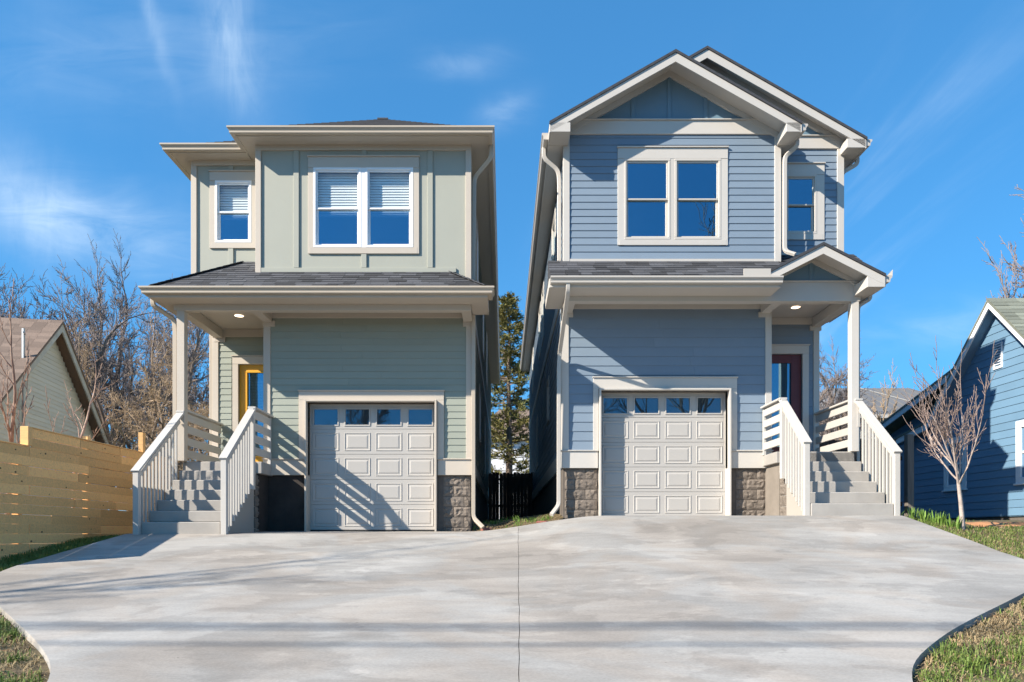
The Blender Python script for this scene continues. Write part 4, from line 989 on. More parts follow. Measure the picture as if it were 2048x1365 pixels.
# ================================================================== FENCES
def pine_fence():
    F_ = thing('board_fence', 'new yellow pine horizontal board fence stepping up beside the sage house', 'fence', (-7.03, 11.0, -.3))
    rg = random.Random(11); pitch = .1428; X = -7.03
    step = 10.37; lo = 8.15; hi = 14.6
    knots = bpy.data.meshes.new('knot'); n = 8
    knots.from_pydata([(0, math.cos(i * 2 * math.pi / n) * .017, math.sin(i * 2 * math.pi / n) * .011) for i in range(n)], [], [tuple(range(n))]); knots.materials.append(knotm)
    for k in range(14):
        z0 = -.43 + k * pitch; y0 = lo if k < 12 else step
        y = y0
        if k < 12:
            cuts = [lo, step + (0 if k % 2 else rg.uniform(.25, 1.5))]
        else: cuts = [step + .05]
        while cuts[-1] < hi - .7: cuts.append(min(hi, cuts[-1] + rg.choice((1.2, 1.83, 2.44))))
        cuts[-1] = hi
        for a, b_ in zip(cuts, cuts[1:]):
            if b_ - a < .05: continue
            dz = rg.uniform(-.0025, .0025); x0 = X + rg.uniform(-.007, .007)
            o = box('board', x0 - .019, x0, a + .002, b_ - .002, round(z0 + .003, 3), round(z0 + .003 + pitch - rg.choice((.0025, .0025, .0035, .008)), 3), pine, F_, .003)
            o.matrix_basis = Matrix.Translation((0, 0, dz)) @ o.matrix_basis @ Matrix.Rotation(rg.uniform(-.0012, .0012), 4, 'X')
            for q in range(rg.choice((0, 1, 1, 2, 3))):
                link('knot', knots, knotm, o, Matrix.Translation((x0 + .0006, rg.uniform(a + .1, b_ - .1) if b_ - a > .25 else (a + b_) / 2, z0 + .07 + rg.uniform(-.045, .045))) @ Matrix.Scale(rg.uniform(.35, 1.35), 4))
    box('cap_board', X - .10, X + .012, step + .05, hi, 1.571, 1.589, pine, F_); box('cap_board', X - .10, X + .012, lo, step - .001, 1.287, 1.306, pine, F_)
    box('step_post', X - .11, X + .015, step - .045, step + .048, 1.307, 1.588, pine, F_)
    for y, zt in ((8.25, 1.25), (10.2, 1.25), (11.9, 1.66), (13.72, 1.98)): box('post', X - .115, X - .021, y - .045, y + .045, -.6, zt, pine, F_)
pine_fence()
def gap_fence():
    F_ = thing('picket_fence', 'dark brown wooden picket fence closing the alley between the two houses', 'fence', (.25, 27.5, .6))
    rg = random.Random(5); x = -.60
    for z in (1.05, 2.1): box('rail', -.62, 1.09, 27.53, 27.57, z, z + .09, darkwood, F_)
    while x < 1.08:
        wv = .135; g = rg.choice((.001, .001, .001, .001, .001, .001, .014))
        zt = 2.40 + rg.uniform(-.03, .03); c = x + wv / 2; pts = [(x, .5), (x + wv, .5), (x + wv, zt - .04), (c + .035, zt), (c - .035, zt), (x, zt - .04)]
        prism('picket', pts, 'y', 27.50, 27.52, darkwood, F_); x += wv + g
gap_fence()
def side_fence():
    F_ = thing('privacy_fence', 'grey weathered wooden privacy fence with tall end post beside the blue house', 'fence', (7.8, 15.2, .3))
    x = 6.62; rg = random.Random(6)
    while x < 8.5: box('board', x, x + .14, 15.2, 15.22, .26, 2.05 + rg.uniform(-.02, .02), darkwood, F_); x += .146
    for z in (.6, 1.6): box('rail', 6.6, 8.66, 15.221, 15.26, z, z + .09, darkwood, F_)
    box('post', 8.66, 8.80, 15.02, 15.16, .2, 2.14, oldwood, F_, .008)
side_fence()

# ================================================================== NEIGHBOURING HOUSES
def left_neighbour():
    YA = 18.0; th = R(100); d = Vector((math.cos(th), math.sin(th), 0)); nrm = Vector((d.y, -d.x, 0))   # nrm faces right
    A = Vector((-.6286 * YA, YA, .3021 * YA)); wv = .177 * YA; h = .1528 * YA
    H = thing('neighbour_house', 'weathered off-white gabled cottage with brown shingle roof behind the pine fence', 'house', (A.x - 3, A.y, .3))
    ln = 7.0; zb = -.2; sl = h / wv
    def P(a, out, z): return A + d * a + nrm * out + Vector((0, 0, z - A.z))
    core = MB(); hw = wv - .30; ez = A.z - sl * hw - .10
    f = [P(-hw, -.35, zb), P(hw, -.35, zb), P(hw, -.35, ez), P(0, -.35, A.z - .12), P(-hw, -.35, ez)]; b_ = [p - nrm * ln for p in f]
    core.poly(f + b_, [(0, 1, 2, 3, 4), (9, 8, 7, 6, 5), (0, 5, 6, 1), (1, 6, 7, 2), (0, 4, 9, 5), (2, 7, 8, 3), (3, 8, 9, 4)]); wl = core.build('wall', nsid, H); fixn(wl.data)
    # clapboards on the gable end
    ex = .112; z = .9; rot = math.atan2(d.y, d.x)
    while z < A.z - .25:
        half = hw if z + ex < ez else max(0, (A.z - .12 - z - ex * .5) / sl)
        if half > .08:
            L_ = round(2 * half, 3); me = bpy.data.meshes.new('siding_board'); x = L_ / 2
            me.from_pydata([(-x, -.016, 0), (x, -.016, 0), (x, 0, 0), (-x, 0, 0), (-x, -.003, ex + .01), (x, -.003, ex + .01), (x, 0, ex + .01), (-x, 0, ex + .01)], [], [(0, 1, 5, 4), (0, 3, 2, 1), (4, 5, 6, 7), (1, 2, 6, 5), (0, 4, 7, 3), (2, 3, 7, 6)]); me.materials.append(nsid)
            M = Matrix((d, -nrm, Vector((0, 0, 1)))).transposed().to_4x4(); M.translation = P(0, -.349, z)
            link('siding_board', me, nsid, wl, M)
        z += ex
    # roof
    ov = .0
    for s_ in (-1, 1):
        m = MB(); q = [P(0, ov, A.z + .02), P(s_ * wv, ov, A.z - h + .02), P(s_ * wv, -ln, A.z - h + .02), P(0, -ln, A.z + .02)]
        m.poly(q + [p - Vector((0, 0, .05)) for p in q], [(0, 1, 2, 3), (7, 6, 5, 4), (0, 4, 5, 1), (1, 5, 6, 2), (2, 6, 7, 3)]); r_ = m.build('roof', nshing, H); fixn(r_.data)
        if s_ < 0:
            al = -nrm; up = (P(0, 0, A.z) - P(-wv, 0, A.z - h)).normalized(); n_ = int(math.hypot(wv, h) / .155)
            shingles(r_, P(-wv, 0, A.z - h + .02), al, up, n_, .155, lambda s: (0.0, 3.6), nshing, (.28, .34), 77, .014)
        a = [P(s_ * .0, ov - .03, A.z - .03), P(s_ * wv, ov - .03, A.z - h - .03), P(s_ * wv, ov - .03, A.z - h - .24), P(0, ov - .03, A.z - .24)]
        m2 = MB(); m2.poly(a + [p - nrm * .035 for p in a], [(0, 1, 2, 3), (7, 6, 5, 4), (0, 4, 5, 1), (1, 5, 6, 2), (2, 6, 7, 3), (3, 7, 4, 0)]); o = m2.build('rake_board', ntrim, H); fixn(o.data)
    # service mast through the roof
    p0 = P(-1.55, -.24, 1.0); 
    pipe('service_mast', [p0, P(-1.55, -.24, A.z - .62)], .055, .055, steel, H, .05)
    pipe('mast_arm', [P(-1.55, -.2, A.z - .75), P(-1.85, -.1, A.z - .78)], .03, .03, steel, H)
    # low lean-to behind
    m = MB(); q = [P(wv - .2, -.5, A.z - h), P(wv + 1.9, -.5, A.z - h - .75), P(wv + 1.9, -4, A.z - h - .75), P(wv - .2, -4, A.z - h)]
    m.poly(q + [p - Vector((0, 0, .07)) for p in q], [(0, 1, 2, 3), (7, 6, 5, 4), (0, 4, 5, 1), (1, 5, 6, 2), (2, 6, 7, 3)]); o = m.build('lean_to_roof', nshing, H); fixn(o.data)
    m = MB(); q = [P(wv - .2, -.7, zb), P(wv + 1.7, -.7, zb), P(wv + 1.7, -.7, A.z - h - .72), P(wv - .2, -.7, A.z - h - .05)]
    m.poly(q + [p - nrm * 3 for p in q], [(0, 1, 2, 3), (7, 6, 5, 4), (1, 5, 6, 2)]); o = m.build('lean_to_wall', nsid, H); fixn(o.data)
left_neighbour()
def right_neighbour():
    H = thing('neighbour_house', 'low blue clapboard cottage with white rake boards and grey-green shingles', 'house', (13, 15, .3))
    k_ = 1.06; X = 11.1; xo = 10.8; ya, za = 15.65, 5.24; sl = 1.04; yk, zk = 17.93, 2.88
    zb = .38; yb0, yb1 = 12.6, 18.9
    prof = [(yb0, zb), (yb1, zb), (yb1, 2.61), (yk - .1, 2.88), (ya, za - .10), (yb0, za - .1 - sl * (ya - yb0))]
    wl = prism('wall', prof, 'x', X, X + 7, nblue, H)
    def rf(zc):
        if zc < 2.65: return (yb0, yb1)
        k = (za - .12 - zc) / sl; lo = max(yb0, ya - k); hi = ya + k if zc > 2.88 else yb1 - (zc - 2.61) / .27 * (yb1 - yk)
        return (lo, hi)
    siding(wl, 'x', X, yb0, yb1, zb + .02, za - .2, .172, [(16.80, 17.62, 1.08, 2.35), (14.36, 15.1, 1.08, 2.44)], nblue, R(-90), rf)
    for (a, b_, c, d) in ((16.88, 17.53, 1.16, 2.27), (14.42, 15.05, 1.16, 2.33)):
        mb = MB()
        for q in ring(a, b_, c, d, .05): mb.box(X - .03, X + .05, q[0], q[1], q[2], q[3])
        mb.box(X - .02, X + .05, a, b_, (c + d) / 2 - .025, (c + d) / 2 + .025); wn = mb.build('window', nwhite, H)
        box('pane', X + .012, X + .018, a + .03, b_ - .03, c + .03, d - .03, pane_m, wn, 0); box('room_shade', X - .0012, X + .0, a, b_, c, d, interior, wn, 0) if False else None
        mt = MB()
        for q in ring(a - .1, b_ + .1, c - .08, d + .1, .1): mt.box(X - .032, X - .001, q[0], q[1], q[2], q[3])
        mt.box(X - .06, X, a - .13, b_ + .13, c - .11, c - .075); mt.build('trim', nwhite, wn)
    vt = MB(); 
    for q in ring(15.56, 15.84, 3.70, 4.27, .03): vt.box(X - .04, X, q[0], q[1], q[2], q[3])
    v = vt.build('gable_vent', nwhite, H)
    for k in range(9): box('louvre', X - .034, X - .01, 15.59, 15.81, 3.737 + k * .057, 3.758 + k * .057, nwhite, v, .002)
    box('skirt', X + .04, X + 6, yb0, yb1, .1, zb, mortar, H, 0)
    # roof with flared foot
    pts = [(19.55, 2.62), (yk, zk), (ya, za), (yb0 - .5, za - sl * (ya - yb0 + .5))]
    for (p, q) in zip(pts, pts[1:]):
        m = MB(); a = [(xo, p[0], p[1]), (xo, q[0], q[1]), (xo + 7.3, q[0], q[1]), (xo + 7.3, p[0], p[1])]
        m.poly(a + [(v_[0], v_[1], v_[2] - .05) for v_ in a], [(0, 1, 2, 3), (7, 6, 5, 4), (0, 4, 5, 1), (1, 5, 6, 2), (2, 6, 7, 3), (3, 7, 4, 0)]); r_ = m.build('roof', gshing, H); fixn(r_.data)
        prism('rake_board', [(p[0], p[1] - .052), (q[0], q[1] - .052), (q[0], q[1] - .21), (p[0], p[1] - .19)], 'x', xo + .02, xo + .055, nwhite, H)
        prism('soffit', [(p[0], p[1] - .14), (q[0], q[1] - .14), (q[0], q[1] - .15), (p[0], p[1] - .15)], 'x', xo + .056, X, nblue, H)
    d = Vector((0, pts[2][0] - pts[3][0], pts[2][1] - pts[3][1])); L_ = d.length; u = d.normalized()
    s0 = L_ - 2.3
    shingles(r_, Vector((xo - .01, pts[3][0], pts[3][1])) + u * s0, (1, 0, 0), u, 15, .153, lambda s: (0, 2.6), gshing, (.3, .36), 91, .012)
    # rear addition with a shallower roof
    ad = prism('addition_wall', [(17.2, zb), (20.8, zb), (20.8, 2.92), (17.2, 3.76)], 'x', X + .35, X + 5, nblue, H)
    siding(ad, 'x', X + .35, 18.0, 20.8, zb + .02, 2.95, .172, [], nblue, R(-90))
    p, q = (21.2, 2.97), (17.0, 4.03)
    a = [(xo + .1, p[0], p[1]), (xo + .1, q[0], q[1]), (xo + 5, q[0], q[1]), (xo + 5, p[0], p[1])]
    m = MB(); m.poly(a + [(v_[0], v_[1], v_[2] - .05) for v_ in a], [(0, 1, 2, 3), (7, 6, 5, 4), (0, 4, 5, 1), (1, 5, 6, 2), (2, 6, 7, 3), (3, 7, 4, 0)]); o = m.build('addition_roof', gshing, H); fixn(o.data)
    prism('rake_board', [(p[0], p[1] - .052), (q[0], q[1] - .052), (q[0], q[1] - .20), (p[0], p[1] - .20)], 'x', xo + .12, xo + .15, nwhite, H)
right_neighbour()
def far_house(name, label, x0, x1, y0, y1, ze, zr, zg, wmat, rmat, seams=True):
    H = thing(name, label, 'house', ((x0 + x1) / 2, y0, zg))
    wl = box('wall', x0, x1, y0, y1, zg, ze, wmat, H, 0)
    ym = (y0 + y1) / 2; o_ = .5
    m = MB(); m.poly([(x0 - o_, y0 - o_, ze), (x1 + o_, y0 - o_, ze), (x1 - 2, ym, zr), (x0 + 2, ym, zr), (x0 - o_, y1 + o_, ze), (x1 + o_, y1 + o_, ze)], [(0, 1, 2, 3), (4, 3, 2, 5), (0, 3, 4), (1, 5, 2), (0, 4, 5, 1)]); r_ = m.build('roof', rmat, H); fixn(r_.data)
    box('eave_trim', x0 - o_, x1 + o_, y0 - o_ - .05, y0 - o_, ze - .25, ze - .005, white, H)
    if seams:
        k = x0
        while k < x1:
            xt = min(max(k, x0 + 2), x1 - 2); t = .0 if abs(xt - k) < .01 else .0
            if abs(xt - k) < .01: beam('seam', (k, y0 - o_, ze + .02), (k, ym, zr + .02), .05, .05, rmat, r_, 0)
            k += .6
    for c in (.2, .5, .8):
        xc = x0 + (x1 - x0) * c; wn = box('window', xc - .5, xc + .5, y0 - .06, y0 + .0, zg + 2.2, zg + 3.6, nwhite, H); box('pane', xc - .42, xc + .42, y0 - .07, y0 - .062, zg + 2.3, zg + 3.5, pane_m, wn, 0)
    return H
hh = far_house('distant_house', 'distant pale house with grey metal roof beyond the blue house porch', 21.0, 31.0, 45, 55, 7.6, 10.4, 1.0, farwall, metalroof)
pipe('roof_pipe', [(23.1, 46, 8.3), (23.1, 46, 8.9)], .28, .28, white, hh)
beam('service_line', (19.5, 44, 9.9), (31, 44, 6.9), .06, .06, white, hh)
far_house('distant_house', 'distant white house glimpsed past the cedar in the alley', -2.4, 4.5, 58, 66, 8.0, 11, 1.2, nwhite, nshing, False)

# ================================================================== TREES
def tube(V, Fc, pts, rad, n):
    base = len(V); m = len(pts)
    for i, p in enumerate(pts):
        d = (pts[min(i + 1, m - 1)] - pts[max(i - 1, 0)])
        if d.length < 1e-6: d = Vector((0, 0, 1))
        d.normalize(); a = d.orthogonal().normalized(); b_ = d.cross(a)
        for k in range(n):
            t = 2 * math.pi * k / n; V.append(tuple(p + (a * math.cos(t) + b_ * math.sin(t)) * rad[i]))
    for i in range(m - 1):
        for k in range(n): Fc.append((base + i * n + k, base + i * n + (k + 1) % n, base + (i + 1) * n + (k + 1) % n, base + (i + 1) * n + k))
def bare_tree(seed, height, r0, levels=5, spread=.75, up=.25, trunk_frac=.3, kids=(4, 5, 5, 4, 3), curl=.25, droop=0.0, minr=.004, lean=(0, 0), l1=.85):
    rg = random.Random(seed); T = ([], []); C = ([], [])
    def grow(p, d, L, r, lev):
        n = 5 if lev < 2 else (4 if lev < 3 else 3); k = 6 if lev < 2 else 4
        pts = [p.copy()]; rad = [r]; dd = d.copy(); re = max(minr, r * (.45 if lev else .55))
        for i in range(k):
            dd = (dd + Vector((rg.gauss(0, curl), rg.gauss(0, curl), rg.gauss(0, curl) + up * .35 * (1 if lev else .4) - droop * lev * .12)) * .55).normalized()
            pts.append(pts[-1] + dd * (L / k)); rad.append(r + (re - r) * (i + 1) / k)
        V, Fc = T if lev < 2 else C
        tube(V, Fc, pts, rad, n)
        if lev >= levels: return
        nk = kids[min(lev, len(kids) - 1)]
        st = trunk_frac if lev == 0 else .25
        for j in range(nk):
            t = st + (1 - st) * (j + rg.random() * .8) / nk; t = min(t, .99); i = min(int(t * k), k - 1); q = pts[i].lerp(pts[i + 1], t * k - i)
            ax = (pts[i + 1] - pts[i]).normalized(); o1 = ax.orthogonal().normalized(); o1.rotate(Matrix.Rotation(rg.uniform(0, 6.283), 3, ax))
            sp = spread * rg.uniform(.65, 1.25); nd = (ax * math.cos(sp) + o1 * math.sin(sp)).normalized()
            lr = (1 - t * .45) * rg.uniform(.5, .8) * (l1 if lev == 0 else .8)
            grow(q, nd, L * lr, max(minr, (r + (re - r) * t) * rg.uniform(.45, .65)), lev + 1)
        if lev < levels: grow(pts[-1], dd, L * .55, re, lev + 1)
    grow(Vector((0, 0, -.15)), Vector((lean[0], lean[1], 1)).normalized(), height * .55, r0, 0)
    out_ = []
    for nm, (V, Fc) in (('trunk', T), ('crown', C)):
        me = bpy.data.meshes.new(nm); me.from_pydata(V, [], Fc); me.update(); me.polygons.foreach_set('use_smooth', [True] * len(me.polygons)); out_.append(me)
    return out_
def place_tree(meshes, loc, rot, sc_, name, label, mats, group=None):
    t = thing(name, label, 'tree', loc, group); W = Matrix.Translation(loc) @ Matrix.Rotation(rot, 4, 'Z') @ Matrix.Scale(sc_, 4)
    for me, m in zip(meshes, mats): link(me.name.split('.')[0], me, m, t, W)
    return t
for m_ in (): pass
tA = bare_tree(1, 12, .20, 5, .62, .35, .22, (8, 6, 6, 5, 3), .24, minr=.009, l1=1.0); tB = bare_tree(2, 12, .17, 5, .7, .3, .2, (8, 6, 6, 5, 3), .28, minr=.009, l1=1.0)
tC = bare_tree(9, 10, .15, 5, .85, .05, .12, (8, 6, 5, 4, 3), .34, .25, minr=.008, l1=1.0)
for t_, ms in ((tA, (bark, twig)), (tB, (bark, twig)), (tC, (bark, tantwig))):
    for me, m in zip(t_, ms): me.materials.append(m)
bt = 'bare winter trees behind the weathered cottage'
for i, (me, x, y, rot, s_, lab) in enumerate([
    (tA, -25.0, 33, .3, 1.2, 'tall'), (tB, -21.8, 30, 1.9, 1.12, 'tall'), (tA, -19.4, 35, 3.7, 1.22, 'tall'), (tB, -17.6, 31, 5.0, 1.08, 'tall'), (tA, -14.6, 32, 2.5, .98, 'tall'), (tB, -29, 36, .9, 1.3, 'tall'), (tA, -23, 40, 4.4, 1.35, 'tall'), (tB, -16.2, 38, 3.3, 1.2, 'tall'), (tA, -12.8, 36, 1.1, .80, 'tall'), (tB, -24.2, 29, 2.8, 1.1, 'tall'), (tA, -29.5, 41, 5.6, 1.4, 'tall'), (tB, -20.5, 41, .1, 1.35, 'tall'), (tA, -17.2, 34, 1.4, .95, 'tall')]):
    place_tree(me, (x, y, G(x, y) - .1), rot, s_ * .88, 'bare_tree', 'tall bare grey tree in the thicket behind the weathered cottage', (bark, twig), bt)
for i, (x, y, rot, s_) in enumerate([(-10.3, 20.5, .5, .62), (-11.9, 22.5, 2.2, .66), (-9.6, 22.8, 4.0, .60), (-13.4, 25, 5.2, .7), (-11.0, 26, 1.2, .72)]):
    place_tree(tC, (x, y, G(x, y) - .1), rot, s_, 'scrub_tree', 'tangled tan scrub tree beside the sage house porch', (bark, tantwig), 'scrub trees beside the porch')
for i, (x, y, rot, s_) in enumerate([(16.7, 36, 1.0, .85), (19.4, 42, 2.4, .82), (15.2, 34, 4.2, .68)]):
    place_tree(tB if i != 1 else tA, (x, y, G(x, y) - .1), rot, s_, 'bare_tree', 'bare tree seen through the blue house porch opening', (bark, twig), 'bare trees behind the blue house')
place_tree(tA, (33.9, 40, 1.0), 2.0, 1.85, 'bare_tree', 'large bare tree rising behind the low blue cottage', (bark, twig))
shr = bare_tree(31, 3.0, .03, 4, .5, .5, .05, (6, 5, 4, 3), .2, minr=.006)
for me, m in zip(shr, (tantwig, tantwig)): me.materials.append(m)
place_tree(shr, (20.6, 38.5, 3.8), .2, 1.9, 'bare_shrub', 'thin tan shrub standing before the distant metal roof', (tantwig, tantwig))
# saplings behind the fence
sp1 = bare_tree(41, 3.6, .045, 3, .55, .8, .45, (4, 3, 3), .13, minr=.006); sp2 = bare_tree(45, 3.2, .035, 3, .75, .6, .15, (5, 3, 2), .16, minr=.005)
reddish = pm('reddish_sapling_bark', (.26, .15, .115), .8, .0, .3, 6, col2=(.40, .28, .21))
for t_ in (sp1, sp2):
    for me in t_: me.materials.append(reddish)
place_tree(sp1, (-8.15, 11.5, .3), 1.2, 1.0, 'sapling', 'bare forked sapling behind the lower fence step', (reddish, reddish)); place_tree(sp2, (-7.75, 12.6, .6), .4, 1.0, 'sapling', 'bare spreading sapling in front of the weathered cottage gable', (reddish, reddish))
# pale young tree on the right lawn
cm_ = bare_tree(58, 2.2, .042, 4, .60, .42, .68, (9, 4, 3, 2), .12, minr=.0045, l1=1.9)
youngtwig = pm('pinkish_brown_twig', (.32, .235, .20), .8)
for me, m in zip(cm_, (birch, youngtwig)): me.materials.append(m)
place_tree(cm_, (7.1, 10.85, G(7.1, 10.85) - .07), 1.0, 1.0, 'young_tree', 'slender pale-barked young tree on the lawn before the blue cottage', (birch, birch))
# tree over the verge to the left of the viewer: its branches shade the drive
tS = bare_tree(14, 12, .17, 4, .6, .3, .3, (6, 4, 4, 3), .16, minr=.010, l1=1.0)
for me, m in zip(tS, (bark, twig)): me.materials.append(m)
place_tree(tS, (-16.0, .4, -1.5), 2.2, 1.0, 'street_tree', 'bare street tree on the verge whose branches shade the driveway', (bark, twig))
for i, (x, y, rot, s_, lab) in enumerate([(11.8, -16, 1.0, 2.0, 'huge bare tree across the road mirrored in the gable window'), (-8.5, -19, 2.0, 1.2, 'bare tree across the road opposite the sage house'), (2.5, -22, 4.0, 1.25, 'bare tree across the road opposite the alley'), (5.6, -18, 5.0, 1.0, 'smaller bare tree across the road opposite the blue garage')]):
    place_tree(tS if i == 0 else tB, (x, y, -1.6), rot, s_, 'bare_tree', lab, (bark, twig))
# cedar at the end of the alley
def cedar():
    rg = random.Random(8); V = []; Fc = []; T = thing('cedar_tree', 'tall olive and gold cedar standing at the end of the alley', 'tree', (.25, 39, .8)); H_ = 12.4
    tv, tf = [], []; tube(tv, tf, [Vector((0, 0, -.2)), Vector((.05, 0, 4)), Vector((.0, 0, 8)), Vector((.1, 0, H_ - .3))], [.24, .17, .1, .02], 8)
    bv, bf = [], []
    for i in range(260):
        t = rg.random() ** .9; z = 1.6 + t * (H_ - 1.7); rmax = (2.3 * (1 - t) ** .75 + .25) * rg.uniform(.55, 1.1); a = rg.uniform(0, 6.283)
        base = Vector((0, 0, z)); tip = Vector((math.cos(a) * rmax, math.sin(a) * rmax, z + rmax * rg.uniform(.05, .55))); mid = base.lerp(tip, .5) - Vector((0, 0, .08 * rmax))
        tube(bv, bf, [base, mid, tip], [.03, .018, .005], 3)
        for j in range(int(4 + 4 * rmax)):
            s_ = rg.uniform(.3, 1.0); p0 = base.lerp(mid, min(1, s_ * 2)) if s_ < .5 else mid.lerp(tip, s_ * 2 - 1)
            dr = ((tip - base).normalized() + Vector((rg.gauss(0, .7), rg.gauss(0, .7), rg.gauss(.1, .35)))).normalized(); tl = rg.uniform(.25, .55)
            for m_ in range(17):
                f_ = rg.random(); p = p0 + dr * tl * f_ + Vector((0, 0, -.12 * f_ * f_)) + Vector((rg.gauss(0, .035), rg.gauss(0, .035), rg.gauss(0, .03)))
                d = (dr + Vector((rg.gauss(0, .45), rg.gauss(0, .45), rg.gauss(.1, .35)))).normalized(); L_ = rg.uniform(.10, .24) * (1.1 - .4 * f_)
                sd = d.cross(Vector((rg.gauss(0, 1), rg.gauss(0, 1), rg.gauss(0, 1)))).normalized() * L_ * .15
                k = len(V); V += [tuple(p), tuple(p + d * L_ * .5 + sd), tuple(p + d * L_), tuple(p + d * L_ * .5 - sd)]; Fc.append((k, k + 1, k + 2, k + 3))
    W = Matrix.Translation((.25, 39, .8))
    for nm, (a, b_), m in (('trunk', (tv, tf), bark), ('branches', (bv, bf), bark), ('crown', (V, Fc), cedarm)):
        me = bpy.data.meshes.new(nm); me.from_pydata(a, [], b_); me.update(); link(nm, me, m, T, W)
cedar()

# ================================================================== UTILITY LINE over the verge (its wires shade the drive)
pole_l = [(-26, -1.6), (27, -1.2)]
for i, (x, y) in enumerate(pole_l):
    P_ = thing('utility_pole', 'tall wooden utility pole with cross arm at the roadside', 'pole', (x, y, -1.5), 'roadside utility poles')
    v, f = [], []; tube(v, f, [Vector((x, y, -1.6)), Vector((x, y, 9.6))], [.17, .12], 10); me = bpy.data.meshes.new('shaft'); me.from_pydata(v, [], f); link('shaft', me, oldwood, P_)
    box('cross_arm', x - .06, x + .06, y - .9, y + .9, 8.75, 8.87, oldwood, P_)
for k, (dy, z) in enumerate(((.50, 8.93), (.36, 8.93), (-.12, 8.93))):
    v, f = [], []; a, b_ = Vector((-26, -1.6 + dy, z)), Vector((27, -1.2 + dy, z)); pts = [a.lerp(b_, t / 24) - Vector((0, 0, 4 * .75 * (t / 24) * (1 - t / 24))) for t in range(25)]
    tube(v, f, pts, [.021 if k else .027] * 25, 6); me = bpy.data.meshes.new('power_line'); me.from_pydata(v, [], f)
    tag(link('power_line', me, rubber), 'black overhead power line slung between the roadside poles', 'cable', 'overhead power lines')

# ================================================================== GROUND COVER
def inside(x, y): return XL(y) - .02 < x < XR(y) + .02 and 2.6 < y < 13.4
def blades(name, label, cat, region, n, hh, wd, mat, seed, clump=.0, lean=.5, patch=None, zf=None):
    rg = random.Random(seed); V = []; Fc = []; c = 0; cl = []
    while c < n:
        if clump and cl and rg.random() < clump: b0 = rg.choice(cl); x = b0[0] + rg.gauss(0, .045); y = b0[1] + rg.gauss(0, .045)
        else:
            x, y = region(rg)
            if patch and rg.random() > patch(x, y): continue
            cl.append((x, y)); 
            if len(cl) > 900: cl.pop(0)
        if inside(x + (.03 if x < 0 else -.03), y): c += .02; continue
        z = (zf(x, y) if zf else G(x, y) - .072); h = rg.uniform(*hh); a = rg.uniform(0, 6.283); ln = rg.uniform(.1, lean) * h * 1.6
        dx, dy = math.cos(a), math.sin(a); sx, sy = -dy * wd / 2, dx * wd / 2; m = (x + dx * ln * .35, y + dy * ln * .35, z + h * .65); t = (x + dx * ln, y + dy * ln, z + h * (1 - .35 * lean))
        k = len(V); V += [(x - sx, y - sy, z), (x + sx, y + sy, z), (m[0] + sx * .8, m[1] + sy * .8, m[2]), (m[0] - sx * .8, m[1] - sy * .8, m[2]), t]; Fc += [(k, k + 1, k + 2, k + 3), (k + 3, k + 2, k + 4)]; c += 1
    me = bpy.data.meshes.new(name); me.from_pydata(V, [], Fc); me.update()
    o = link(name, me, mat); return tag(o, label, cat, None, 'stuff')
def uni(x0, x1, y0, y1): return lambda rg: (rg.uniform(x0, x1), rg.uniform(y0, y1))
def band(side, y0, y1, wmax):   # strip outside the drive edge
    def f(rg):
        y = rg.uniform(y0, y1); t = rg.random() ** 1.2 * wmax
        return ((XL(y) - .02 - t), y) if side < 0 else ((XR(y) + .02 + t), y)
    return f
import mathutils.noise as mn
def patchy(th, s_): return lambda x, y: 1.0 if mn.noise(Vector((x * s_, y * s_, 3.3))) > th else .12
blades('lawn_grass', 'short green grass in the near right corner lawn', 'grass', band(1, 3.2, 8.6, 2.6), 12500, (.05, .15), .0075, grassm, 1, .85, .8, patchy(-.05, 1.6))
blades('dry_grass', 'straw coloured dead grass in the near right corner lawn', 'grass', band(1, 3.2, 8.6, 2.6), 22000, (.03, .10), .007, straw, 2, .5, 1.6, patchy(-.35, 1.2))
blades('lawn_grass', 'short green grass in the near left corner lawn', 'grass', band(-1, 3.2, 7.6, 2.2), 14000, (.05, .13), .0075, grassm, 3, .88, .8, patchy(-.1, 1.6))
blades('dry_grass', 'straw coloured dead grass in the near left corner lawn', 'grass', band(-1, 3.2, 7.6, 2.2), 13000, (.03, .09), .006, straw, 4, .5, 1.6, patchy(-.3, 1.2))
blades('lawn_grass', 'shaded green grass strip at the foot of the pine fence', 'grass', uni(-7.0, -6.1, 8.2, 13.0), 9000, (.05, .12), .007, grassm, 5, .6, .7)
blades('lawn_grass', 'green grass lawn before the blue cottage', 'grass', uni(6.55, 10.4, 8.6, 12.4), 15000, (.04, .10), .007, grassm, 6, .6, .8, lambda x, y: 1 if y < 11.1 or x < 7.3 else .02)
blades('dry_grass', 'straw coloured grass among the lawn before the blue cottage', 'grass', uni(6.55, 10.4, 8.6, 11.1), 9000, (.03, .08), .007, straw, 7, .5, 1.2)
def bed(x, y): return G(x, y) - .03 + .13 * min(1, max(0, (y - 13.36) / .7)) + .025 * math.sin(x * 9 + y * 4)
vs_ = [(-.64 + 1.8 * i / 14, 13.37 + 1.9 * j / 14, bed(-.64 + 1.8 * i / 14, 13.37 + 1.9 * j / 14) - (.06 if j == 0 else 0)) for j in range(15) for i in range(15)]
me = bpy.data.meshes.new('planting_bed'); me.from_pydata(vs_, [], [(j * 15 + i, j * 15 + i + 1, j * 15 + i + 16, j * 15 + i + 15) for j in range(14) for i in range(14)]); me.update(); struct(link('planting_bed', me, soil))
blades('alley_grass', 'tufts of bright grass in the bed between the downspouts', 'grass', uni(-.62, 1.12, 13.42, 14.3), 420, (.05, .15), .008, bulbm, 8, .93, .6, None, bed)
blades('alley_straw', 'straw mulch in the bed between the downspouts', 'straw', uni(-.62, 1.12, 13.4, 15.2), 6000, (.015, .035), .006, straw, 9, .2, 3.0, None, bed)
